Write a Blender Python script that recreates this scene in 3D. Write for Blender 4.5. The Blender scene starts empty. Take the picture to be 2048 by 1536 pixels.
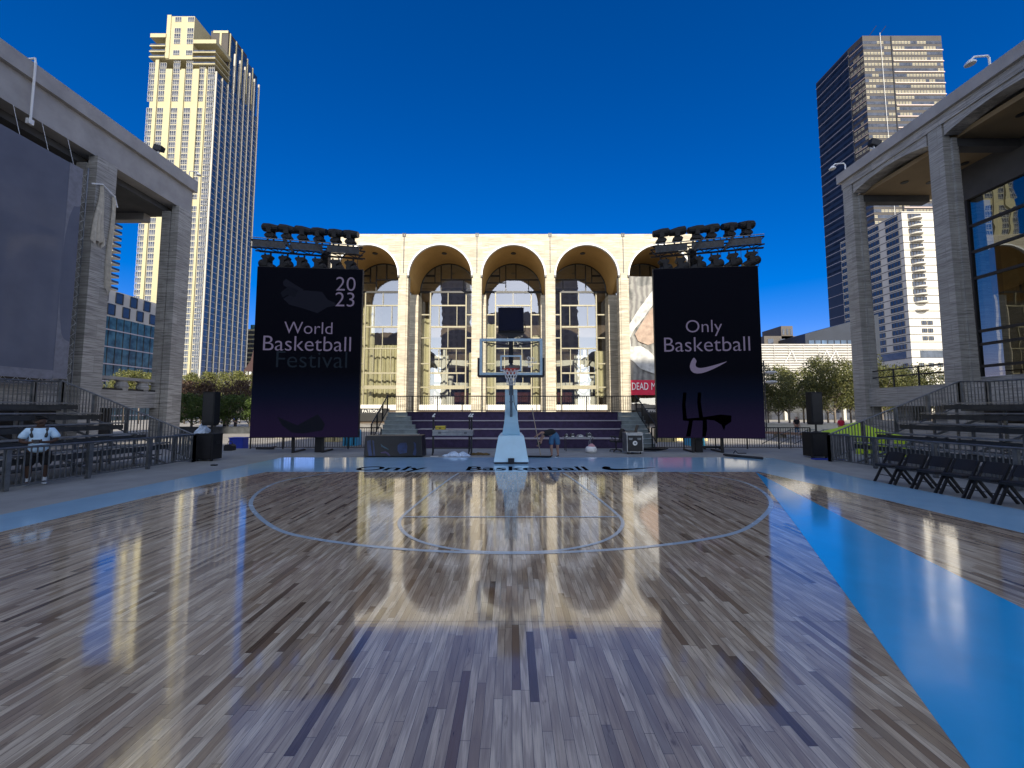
import bpy, bmesh, math, random
from mathutils import Vector, Matrix
R = math.radians
SC = bpy.context.scene
COL = SC.collection
random.seed(7)

# ------------------------------------------------------------------ camera, sky, sun, exposure
CAM_H, FPX, PITCH = 1.9, 769.0, R(3.94)
cam = bpy.data.cameras.new('camera'); cam.sensor_width = 36; cam.lens = 36 * FPX / 2048
cam.clip_start = 0.05; cam.clip_end = 4000
cam_o = bpy.data.objects.new('camera', cam); COL.objects.link(cam_o)
cam_o.location = (0, 0, CAM_H); cam_o.rotation_euler = (R(90) + PITCH, 0, 0)
SC.camera = cam_o
SUN_EL, SUN_AZ = 27.0, 2.0           # sun almost straight behind the camera, a touch to the right
W = bpy.data.worlds.new('World'); SC.world = W; W.use_nodes = True
nt = W.node_tree; nt.nodes.clear()
sky = nt.nodes.new('ShaderNodeTexSky'); sky.sky_type = 'NISHITA'; sky.sun_disc = False
sky.sun_elevation = R(SUN_EL); sky.sun_rotation = R(180 - SUN_AZ); sky.altitude = 300
sky.air_density = 1.0; sky.dust_density = 0.2; sky.ozone_density = 4.0
def wn_(kind, **kw):
    nd = nt.nodes.new('ShaderNode' + kind)
    for k_, v_ in kw.items(): setattr(nd, k_, v_)
    return nd
hs = wn_('HueSaturation'); hs.inputs['Saturation'].default_value = 1.45; hs.inputs['Hue'].default_value = 0.497
deep = wn_('Mix', data_type='RGBA', blend_type='MULTIPLY'); deep.inputs[0].default_value = 1; deep.inputs[7].default_value = (1.0, .62, .97, 1)
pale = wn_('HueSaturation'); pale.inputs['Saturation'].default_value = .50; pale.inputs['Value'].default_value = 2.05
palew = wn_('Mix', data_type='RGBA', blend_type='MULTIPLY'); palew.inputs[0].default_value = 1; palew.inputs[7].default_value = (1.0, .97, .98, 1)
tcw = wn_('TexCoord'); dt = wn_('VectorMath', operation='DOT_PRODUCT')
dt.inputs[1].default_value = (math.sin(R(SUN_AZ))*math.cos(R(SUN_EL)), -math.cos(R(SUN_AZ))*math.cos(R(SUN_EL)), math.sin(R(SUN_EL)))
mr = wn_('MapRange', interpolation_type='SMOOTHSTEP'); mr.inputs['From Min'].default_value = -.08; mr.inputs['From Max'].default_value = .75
glow = wn_('Mix', data_type='RGBA')       # sky behind the viewer paled and brightened towards the sun, to fill the shade
bg = nt.nodes.new('ShaderNodeBackground'); bg.inputs['Strength'].default_value = 0.092
wo = nt.nodes.new('ShaderNodeOutputWorld')
ln = nt.links.new
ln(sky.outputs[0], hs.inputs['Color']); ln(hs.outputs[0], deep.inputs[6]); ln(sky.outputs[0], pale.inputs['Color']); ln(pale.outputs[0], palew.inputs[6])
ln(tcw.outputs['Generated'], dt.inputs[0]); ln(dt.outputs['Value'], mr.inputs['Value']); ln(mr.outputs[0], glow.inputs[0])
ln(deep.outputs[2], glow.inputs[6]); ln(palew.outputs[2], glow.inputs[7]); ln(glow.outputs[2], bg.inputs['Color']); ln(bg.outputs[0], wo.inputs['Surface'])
sun = bpy.data.lights.new('sun', 'SUN'); sun.energy = 4.4; sun.angle = R(0.5); sun.color = (1.0, 0.92, 0.77)
sun_o = bpy.data.objects.new('sun', sun); COL.objects.link(sun_o)
sun_o.location = (0, -40, 80); sun_o.rotation_euler = (R(90 - SUN_EL), 0, R(SUN_AZ))
SC.view_settings.view_transform = 'Standard'; SC.view_settings.look = 'None'
SC.view_settings.exposure = 0.75; SC.view_settings.gamma = 1.0; SC.view_settings.use_curve_mapping = False
SC.cycles.max_bounces = 8; SC.cycles.transparent_max_bounces = 24
SC.cycles.caustics_reflective = False; SC.cycles.caustics_refractive = False

# ------------------------------------------------------------------ where things stand (photo pixel -> point in the place)
_c, _s = math.cos(PITCH), math.sin(PITCH)
def _ray(px, py):
    x = (px - 1024) / FPX; y = (768 - py) / FPX
    return (x, _c - _s * y, _s + _c * y)
def P(px, py, Y):
    d = _ray(px, py); k = Y / d[1]
    return Vector((d[0] * k, Y, CAM_H + d[2] * k))
def G(px, py, z=0.0):
    d = _ray(px, py); k = (z - CAM_H) / d[2]
    return Vector((d[0] * k, d[1] * k, z))

# ------------------------------------------------------------------ mesh builder
class MB:
    def __init__(s): s.v = []; s.f = []; s.m = []
    def add(s, vs, fs, mi=0):
        b = len(s.v); s.v += [tuple(p) for p in vs]
        for f in fs: s.f.append(tuple(b + i for i in f)); s.m.append(mi)
        return s
    def box(s, x0, x1, y0, y1, z0, z1, mi=0):
        if x0 > x1: x0, x1 = x1, x0
        if y0 > y1: y0, y1 = y1, y0
        if z0 > z1: z0, z1 = z1, z0
        return s.add([(x0,y0,z0),(x1,y0,z0),(x1,y1,z0),(x0,y1,z0),(x0,y0,z1),(x1,y0,z1),(x1,y1,z1),(x0,y1,z1)],
              [(0,3,2,1),(4,5,6,7),(0,1,5,4),(1,2,6,5),(2,3,7,6),(3,0,4,7)], mi)
    def bar(s, a, b, w, h=None, mi=0, up=(0,0,1)):
        h = h or w; a = Vector(a); b = Vector(b); d = (b - a).normalized(); up = Vector(up)
        if abs(d.dot(up)) > .98: up = Vector((0,1,0))
        x = d.cross(up).normalized() * (w/2); y = x.cross(d).normalized() * (h/2)
        vs = []
        for p in (a, b): vs += [p-x-y, p+x-y, p+x+y, p-x+y]
        return s.add(vs, [(0,1,2,3),(7,6,5,4),(0,4,5,1),(1,5,6,2),(2,6,7,3),(3,7,4,0)], mi)
    def tube(s, pts, r, n=8, mi=0, caps=True):
        pts = [Vector(p) for p in pts]; rs = r if isinstance(r, (list, tuple)) else [r]*len(pts)
        b = len(s.v); up = Vector((0,0,1))
        for i, p in enumerate(pts):
            d = (pts[min(i+1, len(pts)-1)] - pts[max(i-1, 0)])
            d = d.normalized() if d.length > 1e-9 else Vector((0,0,1))
            u = up if abs(d.dot(up)) < .95 else Vector((0,1,0))
            x = d.cross(u).normalized(); y = x.cross(d)
            for k in range(n):
                a = 2*math.pi*k/n; s.v.append(tuple(p + (x*math.cos(a) + y*math.sin(a))*rs[i]))
        for i in range(len(pts)-1):
            for k in range(n):
                s.f.append((b+i*n+k, b+i*n+(k+1)%n, b+(i+1)*n+(k+1)%n, b+(i+1)*n+k)); s.m.append(mi)
        if caps:
            s.f.append(tuple(b+k for k in range(n))[::-1]); s.m.append(mi)
            e = b+(len(pts)-1)*n; s.f.append(tuple(e+k for k in range(n))); s.m.append(mi)
        return s
    def lathe(s, c, prof, n=20, mi=0, axis='z'):
        b = len(s.v)
        for r, z in prof:
            for k in range(n):
                a = 2*math.pi*k/n; x, y = r*math.cos(a), r*math.sin(a)
                q = (x, y, z) if axis == 'z' else ((x, z, y) if axis == 'y' else (z, x, y))
                s.v.append((c[0]+q[0], c[1]+q[1], c[2]+q[2]))
        for i in range(len(prof)-1):
            for k in range(n):
                s.f.append((b+i*n+k, b+i*n+(k+1)%n, b+(i+1)*n+(k+1)%n, b+(i+1)*n+k)); s.m.append(mi)
        s.f.append(tuple(b+k for k in range(n))[::-1]); s.m.append(mi)
        e = b+(len(prof)-1)*n; s.f.append(tuple(e+k for k in range(n))); s.m.append(mi)
        return s
    def prism(s, pts, ext, mi=0):          # polygon (3D points) pushed along ext
        pts = [Vector(p) for p in pts]; ext = Vector(ext); n = len(pts)
        vs = pts + [p + ext for p in pts]
        return s.add(vs, [tuple(range(n))[::-1], tuple(range(n, 2*n))] + [(i, (i+1)%n, n+(i+1)%n, n+i) for i in range(n)], mi)
    def quad(s, a, b, c, d, mi=0): return s.add([a,b,c,d], [(0,1,2,3)], mi)
    def build(s, name, mat, parent=None, loc=None, smooth=False, bevel=0, world=True):
        me = bpy.data.meshes.new(name)
        org = Vector((0,0,0))
        if parent is not None and world: org = ORG.get(parent.name, Vector((0,0,0)))
        if loc is not None and parent is None: org = Vector(loc)
        me.from_pydata([tuple(Vector(p) - org) for p in s.v], [], s.f)
        mats = mat if isinstance(mat, (list, tuple)) else [mat]
        for m in mats: me.materials.append(m)
        for p, mi in zip(me.polygons, s.m): p.material_index = mi; p.use_smooth = smooth
        bm = bmesh.new(); bm.from_mesh(me); bmesh.ops.recalc_face_normals(bm, faces=bm.faces)
        if bevel: bmesh.ops.bevel(bm, geom=bm.edges[:], offset=bevel, segments=2, affect='EDGES', profile=.6)
        bm.to_mesh(me); bm.free(); me.update()
        o = bpy.data.objects.new(name, me); COL.objects.link(o)
        if parent is not None: o.parent = parent; ORG[o.name] = org
        elif loc is not None: o.location = loc; ORG[o.name] = org
        return o
ORG = {}
def tag(o, label=None, cat=None, group=None, kind=None):
    if label: o['label'] = label
    if cat: o['category'] = cat
    if group: o['group'] = group
    if kind: o['kind'] = kind
    return o
def thing(name, label, cat, loc=(0,0,0), rz=0, group=None):
    o = bpy.data.objects.new(name, None); COL.objects.link(o); o.empty_display_size = .2
    o.location = loc; o.rotation_euler = (0,0,rz); ORG[o.name] = Vector(loc)
    return tag(o, label, cat, group)
KIDS = {}
def children(o): return [c for c in bpy.data.objects if c.parent == o]
def dup(o, loc=None, rz=None, label=None, parent=None):
    c = o.copy(); COL.objects.link(c)
    if parent is not None: c.parent = parent
    if loc is not None: c.location = loc
    if rz is not None: c.rotation_euler = (0,0,rz)
    if label: c['label'] = label
    for ch in KIDS.setdefault(o.name, children(o)): dup(ch, parent=c)
    return c

# ------------------------------------------------------------------ materials
M = {}
class NT:
    def __init__(s, name):
        s.mat = bpy.data.materials.new(name); s.mat.use_nodes = True; s.t = s.mat.node_tree
        s.b = s.t.nodes['Principled BSDF']; s.out = s.t.nodes['Material Output']
    def n(s, kind, **kw):
        nd = s.t.nodes.new('ShaderNode' + kind)
        for k, v in kw.items():
            if k in nd.inputs: nd.inputs[k].default_value = v
            else: setattr(nd, k, v)
        return nd
    def l(s, a, b): s.t.links.new(a, b)
    def coord(s): return s.n('TexCoord').outputs['Object']
    def wallco(s, scale=1):         # (x+y, z): works on any upright wall
        sp = s.n('SeparateXYZ'); s.l(s.coord(), sp.inputs[0])
        ad = s.n('Math', operation='ADD'); s.l(sp.outputs[0], ad.inputs[0]); s.l(sp.outputs[1], ad.inputs[1])
        cb = s.n('CombineXYZ'); s.l(ad.outputs[0], cb.inputs[0]); s.l(sp.outputs[2], cb.inputs[1])
        return cb.outputs[0]
    def map(s, vec, scale):
        m = s.n('Mapping'); m.inputs['Scale'].default_value = scale; s.l(vec, m.inputs[0]); return m.outputs[0]
    def noise(s, vec, scale, detail=4, rough=.6):
        n = s.n('TexNoise', Scale=scale, Detail=detail, Roughness=rough); s.l(vec, n.inputs['Vector']); return n.outputs['Fac']
    def ramp(s, fac, stops):
        r = s.n('ValToRGB'); e = r.color_ramp.elements
        while len(e) < len(stops): e.new(.5)
        for el, (p, c) in zip(e, stops): el.position = p; el.color = (*c, 1) if len(c) == 3 else c
        s.l(fac, r.inputs[0]); return r.outputs[0]
    def mix(s, fac, a, b, mode='MIX'):
        m = s.n('Mix', data_type='RGBA', blend_type=mode)
        for sock, v in ((m.inputs[0], fac), (m.inputs[6], a), (m.inputs[7], b)):
            if hasattr(v, 'links'): s.l(v, sock)
            elif isinstance(v, (int, float)): sock.default_value = v
            else: sock.default_value = (*v, 1)
        return m.outputs[2]
    def bump(s, h, strength=.3, dist=.02):
        b = s.n('Bump', Strength=strength, Distance=dist); s.l(h, b.inputs['Height']); s.l(b.outputs[0], s.b.inputs['Normal'])
def mat(name, col, rough=.6, metal=0, var=.18, scale=3.0, bump=0, spec=.5, coat=0, emis=0):
    k = NT(name); co = k.coord()
    f = k.noise(co, scale, 6)
    lo = tuple(c*(1-var) for c in col); hi = tuple(min(1, c*(1+var)) for c in col)
    k.l(k.ramp(f, [(.3, lo), (.7, hi)]), k.b.inputs['Base Color'])
    k.b.inputs['Roughness'].default_value = rough; k.b.inputs['Metallic'].default_value = metal
    k.b.inputs['Specular IOR Level'].default_value = spec; k.b.inputs['Coat Weight'].default_value = coat
    if bump: k.bump(k.noise(co, scale*8, 5), bump, .01)
    M[name] = k.mat; return k.mat
def stone(name, col, bw, bh, mortar=.012, streak=.35, var=.12, rough=.75, streakscale=(.35,.35,7), joint=.55):
    k = NT(name); co = k.wallco()
    br = k.n('TexBrick', Scale=1.0); br.inputs['Mortar Size'].default_value = mortar; br.inputs['Brick Width'].default_value = bw
    br.inputs['Row Height'].default_value = bh; br.inputs['Bias'].default_value = 0; br.offset = .5
    br.inputs['Color1'].default_value = (.0,.0,.0,1); br.inputs['Color2'].default_value = (1,1,1,1); br.inputs['Mortar'].default_value = (.5,.5,.5,1)
    k.l(co, br.inputs['Vector'])
    lo = tuple(c*(1-var) for c in col); hi = tuple(min(1, c*(1+var)) for c in col)
    c1 = k.mix(br.outputs['Color'], lo, hi)
    st = k.noise(k.map(k.coord(), streakscale), 1.6, 8, .7)
    c2 = k.mix(k.ramp(st, [(.42,(0,0,0)),(.62,(1,1,1))]), c1, tuple(c*(1-streak) for c in col))
    big = k.noise(k.coord(), .25, 5)
    c3 = k.mix(k.ramp(big, [(.35,(0,0,0)),(.7,(.45,.45,.45))]), c2, tuple(c*.8 for c in col))
    c4 = k.mix(br.outputs['Fac'], c3, tuple(c*joint for c in col))
    k.l(c4, k.b.inputs['Base Color']); k.b.inputs['Roughness'].default_value = rough
    k.bump(st, .25, .03)
    M[name] = k.mat; return k.mat
def glass(name, refl=.15, tint=(.8,.85,.85), rough=.0, wob=.004, glo=(1,1,1), ior=1.5):
    k = NT(name); t = k.t; t.nodes.remove(k.b)
    tr = k.n('BsdfTransparent'); tr.inputs[0].default_value = (*tint, 1)
    gl = k.n('BsdfGlossy', Roughness=rough); gl.inputs[0].default_value = (*glo, 1)
    fr = k.n('Fresnel', IOR=ior); ad = k.n('Math', operation='ADD', use_clamp=True); ad.inputs[1].default_value = refl; k.l(fr.outputs[0], ad.inputs[0])
    bp = k.n('Bump', Strength=1.0, Distance=wob); k.l(k.noise(k.coord(), .35, 2), bp.inputs['Height'])
    k.l(bp.outputs[0], gl.inputs['Normal'])
    mx = k.n('MixShader'); k.l(ad.outputs[0], mx.inputs[0]); k.l(tr.outputs[0], mx.inputs[1]); k.l(gl.outputs[0], mx.inputs[2])
    k.l(mx.outputs[0], k.out.inputs['Surface']); M[name] = k.mat; return k.mat
def emit(name, col, strength):
    k = NT(name); k.b.inputs['Base Color'].default_value = (.0012,.0012,.002,1); k.b.inputs['Roughness'].default_value = .7; k.b.inputs['Specular IOR Level'].default_value = .06
    k.b.inputs['Emission Color'].default_value = (*col, 1)
    f = k.noise(k.coord(), 30, 3); k.l(k.ramp(f, [(.3, tuple(c*.72 for c in col)), (.65, col)]), k.b.inputs['Emission Color'])
    k.b.inputs['Emission Strength'].default_value = strength; M[name] = k.mat; return k.mat

stone('travertine_cream', (.55,.485,.365), 1.9, .62, .016, .55, .20, streakscale=(.25,.25,3.2))  # cream stone of the opera house
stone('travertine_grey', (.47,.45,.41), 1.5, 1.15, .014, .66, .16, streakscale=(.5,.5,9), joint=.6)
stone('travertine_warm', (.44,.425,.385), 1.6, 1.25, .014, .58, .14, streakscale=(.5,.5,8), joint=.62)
mat('fascia_stone', (.36,.345,.33), .8, var=.15, scale=.8, bump=.2)
mat('vault_plaster', (.50,.30,.10), .8, var=.08, scale=.6)
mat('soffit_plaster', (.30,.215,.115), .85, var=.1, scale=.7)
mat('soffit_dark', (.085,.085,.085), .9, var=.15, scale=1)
mat('arch_trim', (.70,.69,.66), .6, var=.05)
mat('bronze_frame', (.16,.14,.09), .45, .3, var=.15)
mat('dark_frame', (.012,.012,.013), .5, var=.2)
mat('curtain', (.66,.60,.40), .9, var=.1, scale=1)
mat('white_plaster', (.75,.72,.66), .7, var=.05)
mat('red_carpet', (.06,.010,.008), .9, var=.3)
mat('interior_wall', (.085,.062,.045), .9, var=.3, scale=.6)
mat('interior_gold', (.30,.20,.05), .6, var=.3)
mat('tower_stone', (.37,.33,.20), .8, var=.08, scale=.15)
mat('tower_side', (.40,.375,.32), .8, var=.08, scale=.15)
mat('window_white', (.50,.49,.46), .5, var=.05)
mat('white_cladding', (.52,.49,.43), .75, var=.07, scale=.2)
mat('dark_cladding', (.075,.062,.05), .6, var=.2, scale=.2)
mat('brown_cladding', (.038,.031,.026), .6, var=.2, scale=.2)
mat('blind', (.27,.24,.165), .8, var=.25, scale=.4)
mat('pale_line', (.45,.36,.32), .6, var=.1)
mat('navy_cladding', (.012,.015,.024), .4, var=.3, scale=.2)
mat('plaza_paving', (.30,.28,.25), .85, var=.2, scale=.4)
mat('deck_grey', (.285,.29,.275), .8, var=.16, scale=1.2, bump=.15)
mat('step_purple', (.040,.026,.070), .85, var=.3, scale=5, bump=.2)
mat('step_grey', (.30,.34,.33), .85, var=.2, scale=3, bump=.2)
mat('step_edge', (.42,.38,.40), .5, var=.1)
mat('iron_black', (.012,.012,.014), .5, var=.3)
mat('galvanized', (.19,.20,.21), .42, .75, var=.3, scale=5)
mat('aluminium', (.36,.37,.38), .38, .8, var=.25, scale=4)
mat('plank_dark', (.075,.08,.085), .5, .5, var=.3, scale=3)
mat('case_black', (.012,.012,.014), .5, var=.4, scale=4)
mat('speaker_black', (.006,.006,.007), .7, var=.3, scale=20, bump=.3)
mat('chair_black', (.008,.008,.010), .55, var=.3, scale=8)
mat('pad_blue', (.50,.74,.88), .45, var=.06, scale=2)
mat('board_frame', (.40,.56,.68), .4, .1, var=.08)
mat('pad_black', (.008,.009,.014), .5, var=.3)
mat('rim_red', (.50,.06,.03), .4, var=.1)
mat('net_white', (.7,.72,.74), .8, var=.1)
mat('white_shirt_skylit', (.55,.76,.95), .9, var=.08, scale=8, bump=.3)  # white cloth, with the blue of the skylight put into its colour
mat('black_cloth', (.012,.012,.013), .9, var=.3, scale=8, bump=.3)
mat('denim', (.045,.13,.24), .9, var=.2, scale=12, bump=.3)
mat('skin_dark', (.07,.036,.022), .55, var=.12, scale=10)
mat('skin_light', (.34,.19,.13), .55, var=.12, scale=10)
mat('hair_black', (.01,.009,.008), .7, var=.3, scale=30, bump=.5)
mat('sock_white', (.6,.65,.7), .9, var=.1)
mat('bag_grey', (.07,.075,.08), .8, var=.2)
mat('yellow_case', (.55,.42,.04), .5, var=.2)
mat('towel', (.55,.66,.80), .95, var=.1, scale=8, bump=.3)
mat('brown_cloth', (.16,.10,.03), .95, var=.3, scale=6, bump=.4)
mat('wood_pole', (.42,.33,.22), .6, var=.2)
mat('led_black', (.004,.004,.007), .55, var=.2)
mat('lens', (.02,.03,.05), .08, var=.1)
mat('sign_red', (.62,.02,.06), .8, var=.06)
mat('sign_white', (.8,.8,.78), .7, var=.03)
mat('ink_black', (.006,.006,.008), .35, var=.1)
mat('tent_green', (.48,.68,.03), .7, var=.08)
mat('bin_blue', (.02,.05,.42), .5, var=.1)
mat('tarp_cyan', (.05,.38,.62), .6, var=.15)
mat('cream_box', (.68,.56,.28), .8, var=.15)
mat('granite', (.30,.17,.10), .6, var=.2)
mat('concrete_white', (.46,.43,.36), .8, var=.1)
mat('bark', (.17,.14,.11), .9, var=.3, scale=8, bump=.4)
mat('fixture_white', (.75,.75,.73), .5, var=.05)
mat('far_brick', (.045,.022,.02), .9, var=.2)
glass('hall_glass', .20, (.80,.82,.78), wob=.010)
glass('portico_glass', .22, (.30,.30,.28), wob=.004, glo=(.50,.53,.53))
glass('blue_glass', .30, (.12,.22,.28), wob=.01)
glass('board_glass', .02, (.93,.96,.97), wob=0)
glass('lamp_glass', .25, (.8,.8,.75), wob=0)
def tower_glass(name, col, rough=.08, var=.5, spec=.9, scale=.35, metal=0):
    k = NT(name); f = k.noise(k.coord(), scale, 2)
    k.l(k.ramp(f, [(.35, tuple(c*(1-var) for c in col)), (.65, tuple(c*(1+var) for c in col))]), k.b.inputs['Base Color'])
    k.b.inputs['Roughness'].default_value = rough; k.b.inputs['Specular IOR Level'].default_value = spec; k.b.inputs['Metallic'].default_value = metal
    k.bump(k.noise(k.coord(), .2, 2), .3, .15); M[name] = k.mat
tower_glass('side_glass', (.012,.016,.028), rough=.4, spec=.15); tower_glass('window_dark', (.035,.040,.055)); tower_glass('window_blue', (.03,.06,.11), spec=1.0)
tower_glass('teal_glass', (.045,.11,.13), spec=.45, rough=.15, scale=.6)
def leafmat(name, a, b):
    k = NT(name); inf = k.n('ObjectInfo'); ge = k.n('NewGeometry')
    c = k.ramp(ge.outputs['Random Per Island'], [(0, a), (1, b)])
    k.l(c, k.b.inputs['Base Color']); k.b.inputs['Roughness'].default_value = .6
    tl = k.n('BsdfTranslucent'); k.l(c, tl.inputs[0]); mx = k.n('MixShader'); mx.inputs[0].default_value = .3
    k.l(k.b.outputs[0], mx.inputs[1]); k.l(tl.outputs[0], mx.inputs[2]); k.l(mx.outputs[0], k.out.inputs['Surface']); M[name] = k.mat
leafmat('leaf_green', (.03,.06,.010), (.10,.15,.025)); leafmat('leaf_yellow', (.07,.08,.018), (.20,.20,.05))
leafmat('leaf_bronze', (.035,.018,.012), (.12,.07,.04)); leafmat('leaf_olive', (.035,.048,.012), (.13,.125,.03))

# wood strip floor: planks along Y, joined panels, glossy lacquer
k = NT('court_wood'); co = k.coord()
sp = k.n('SeparateXYZ'); k.l(co, sp.inputs[0])
cb = k.n('CombineXYZ'); k.l(sp.outputs[1], cb.inputs[0]); k.l(sp.outputs[0], cb.inputs[1])
br = k.n('TexBrick', Scale=1.0); br.offset = .37; br.offset_frequency = 2; br.squash = 1
for nm, v in (('Mortar Size', .0012), ('Brick Width', .80), ('Row Height', .060), ('Bias', -.1), ('Mortar Smooth', .1)): br.inputs[nm].default_value = v
br.inputs['Color1'].default_value = (0,0,0,1); br.inputs['Color2'].default_value = (1,1,1,1); br.inputs['Mortar'].default_value = (.5,.5,.5,1)
nz = k.noise(co, .9, 2); wob = k.n('VectorMath', operation='ADD'); k.l(cb.outputs[0], wob.inputs[0])
cellx = k.n('Math', operation='FLOOR'); dv = k.n('Math', operation='DIVIDE'); dv.inputs[1].default_value = .060; k.l(sp.outputs[0], dv.inputs[0]); k.l(dv.outputs[0], cellx.inputs[0])
wn = k.n('TexWhiteNoise', noise_dimensions='1D'); k.l(cellx.outputs[0], wn.inputs['W'])
off = k.n('CombineXYZ'); ml = k.n('Math', operation='MULTIPLY'); ml.inputs[1].default_value = 3.0; k.l(wn.outputs[0], ml.inputs[0]); k.l(ml.outputs[0], off.inputs[0]); k.l(off.outputs[0], wob.inputs[1])
k.l(wob.outputs[0], br.inputs['Vector'])
base = k.ramp(br.outputs['Color'], [(0,(.80,.66,.47)), (.14,(.55,.42,.28)), (.27,(.90,.77,.57)), (.42,(.44,.32,.20)), (.53,(.84,.69,.49)), (.63,(.21,.125,.068)), (.69,(.72,.58,.40)), (.78,(.088,.048,.026)), (.83,(.88,.73,.53)), (.91,(.30,.19,.11)), (1,(.68,.53,.36))])
gr = k.noise(k.map(co, (46, 1.3, 1)), 2.2, 10, .75)
fig = k.n('TexWave', Scale=5.0, Distortion=9.0, Detail=3.0); fig.bands_direction = 'X'; k.l(k.map(wob.outputs[0], (.12, 3.2, 1)), fig.inputs['Vector'])
kn = k.noise(k.map(co, (7, 1.5, 1)), 1.8, 6, .7)
ck = k.noise(k.map(co, (38, 2.6, 1)), 1.5, 3, .6)
b1 = k.mix(k.ramp(fig.outputs['Fac'], [(.25,(.34,.34,.34)),(.7,(0,0,0))]), base, (.22,.145,.10))
b2 = k.mix(k.ramp(gr, [(.42,(.0,.0,.0)),(.64,(.55,.55,.55))]), b1, (.27,.19,.13))
b3 = k.mix(k.ramp(kn, [(.61,(0,0,0)),(.70,(.70,.70,.70))]), b2, (.10,.06,.04))
b3 = k.mix(k.ramp(ck, [(.70,(0,0,0)),(.73,(.85,.85,.85))]), b3, (.03,.018,.012))
b4 = k.mix(br.outputs['Fac'], b3, (.03,.02,.015))
k.l(b4, k.b.inputs['Base Color'])
k.b.inputs['Roughness'].default_value = .16; k.b.inputs['Specular IOR Level'].default_value = .9; k.b.inputs['Coat Weight'].default_value = .42; k.b.inputs['Coat IOR'].default_value = 1.6; k.b.inputs['Coat Roughness'].default_value = .075
k.l(k.ramp(k.noise(co, 2.5, 6), [(.3,(.03,)*3),(.62,(.085,)*3),(.74,(.16,)*3)]), k.b.inputs['Roughness'])
hh = k.mix(.28, k.noise(k.map(co, (1, 1.6, 1)), 3.0, 4, .6), k.noise(k.map(co, (9, 30, 1)), 1.0, 3, .5))
k.bump(hh, .15, .004); M['court_wood'] = k.mat
def paint(name, col, rough=.2):
    k = NT(name); co = k.coord()
    k.l(k.ramp(k.noise(co, 1.2, 6), [(.3, tuple(c*.92 for c in col)), (.7, tuple(c*1.06 for c in col))]), k.b.inputs['Base Color'])
    k.l(k.ramp(k.noise(co, 2.5, 6), [(.3,(rough*.7,)*3),(.75,(rough*1.3,)*3)]), k.b.inputs['Roughness'])
    k.b.inputs['Specular IOR Level'].default_value = .8; k.b.inputs['Coat Weight'].default_value = .35; k.b.inputs['Coat Roughness'].default_value = .08; k.bump(k.mix(.25, k.noise(k.map(co, (1,1.6,1)), 3, 4), k.noise(k.map(co, (9,30,1)), 1, 3)), .12, .004); M[name] = k.mat
paint('paint_blue', (.38,.66,.88),.13); paint('paint_stripe', (.025,.47,.92), .13); paint('paint_line', (.50,.62,.70), .25)

# ================================================================== SETTING: ground, deck, court
def struct(o): o['kind'] = 'structure'; return o
struct(MB().box(-1800,1800,-600,2600,-1.25,-.25).build('ground', M['plaza_paving']))
struct(MB().box(-14.6,15.2,-6,19.6,-.245,-.012).build('deck', M['deck_grey']))
BL = 12.10
struct(MB().box(-8.05,7.95,-4,BL,-.0115,.0).build('court_floor', M['court_wood']))
# painted border: two sides and the strip behind the baseline, mitred at the corners
b = MB()
b.prism([(-9.4,-4,-.0115),(-8.052,-4,-.0115),(-8.02,8.6,-.0115),(-7.62,BL+.002,-.0115),(7.66,BL+.002,-.0115),(7.952,8.6,-.0115),(7.952,-4,-.0115),(9.76,-4,-.0115),(9.76,10.6,-.0115),(10.42,15.5,-.0115),(10.3,15.76,-.0115),(-9.3,15.76,-.0115)], (0,0,.0125))
struct(b.build('court_border', M['paint_blue']))
struct(MB().prism([(7.52,12.02,.0002),(5.66,6.27,.0002),(4.91,3.83,.0002),(2.55,-4,.0002),(-.65,-4,.0002),(2.44,2.18,.0002),(4.58,6.27,.0002)], (0,0,.003)).build('painted_stripe', M['paint_stripe']))
def strip(mb, pts, w, z0=.0045):
    for i in range(len(pts)-1):
        a, c = Vector(pts[i]), Vector(pts[i+1]); d = (c-a); d.z = 0; n = Vector((-d.y, d.x, 0)).normalized()*w/2
        pass
    ps = [Vector((p[0], p[1], z0)) for p in pts]; L = []; Rr = []
    for i, p in enumerate(ps):
        d = ps[min(i+1,len(ps)-1)] - ps[max(i-1,0)]; n = Vector((-d.y, d.x, 0)).normalized()*w/2
        L.append(p+n); Rr.append(p-n)
    for i in range(len(ps)-1): mb.quad(L[i], Rr[i], Rr[i+1], L[i+1])
def smooth(pts, it=2):
    for _ in range(it):
        q = [pts[0]]
        for a, c in zip(pts, pts[1:]): q += [a*.75+c*.25, a*.25+c*.75]
        pts = q + [pts[-1]]
    return pts
arc = [(690,943.5),(625,951),(560,962),(520,980),(499,1003),(505,1021),(530,1045),(565,1065),(625,1078),(710,1090),(800,1098.5),(900,1104.5),(1022,1107.5)]
arc = [G(*p) for p in arc] + [G(2044-p[0], p[1]) for p in arc[-2::-1]]
key = [(918,946),(900,957),(850,995),(806,1031),(796,1046),(806,1065),(830,1080),(865,1091),(915,1100),(960,1104),(1022,1105.5)]
key = [G(*p) for p in key] + [G(2044-p[0], p[1]) for p in key[-2::-1]]
b = MB(); strip(b, smooth(arc), .075, .0042); strip(b, smooth(key), .06, .0050)
strip(b, [G(806,1034), G(1238,1034)], .06, .0058)
struct(b.build('court_lines', M['paint_line']))
b = MB()
for y in (3.61, 4.62, 2.12, 8.6): b.quad((-8,y-.0013,.0008),(7.5,y-.0013,.0008),(7.5,y+.0013,.0008),(-8,y+.0013,.0008))
struct(b.build('floor_seams', M['ink_black']))

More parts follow.
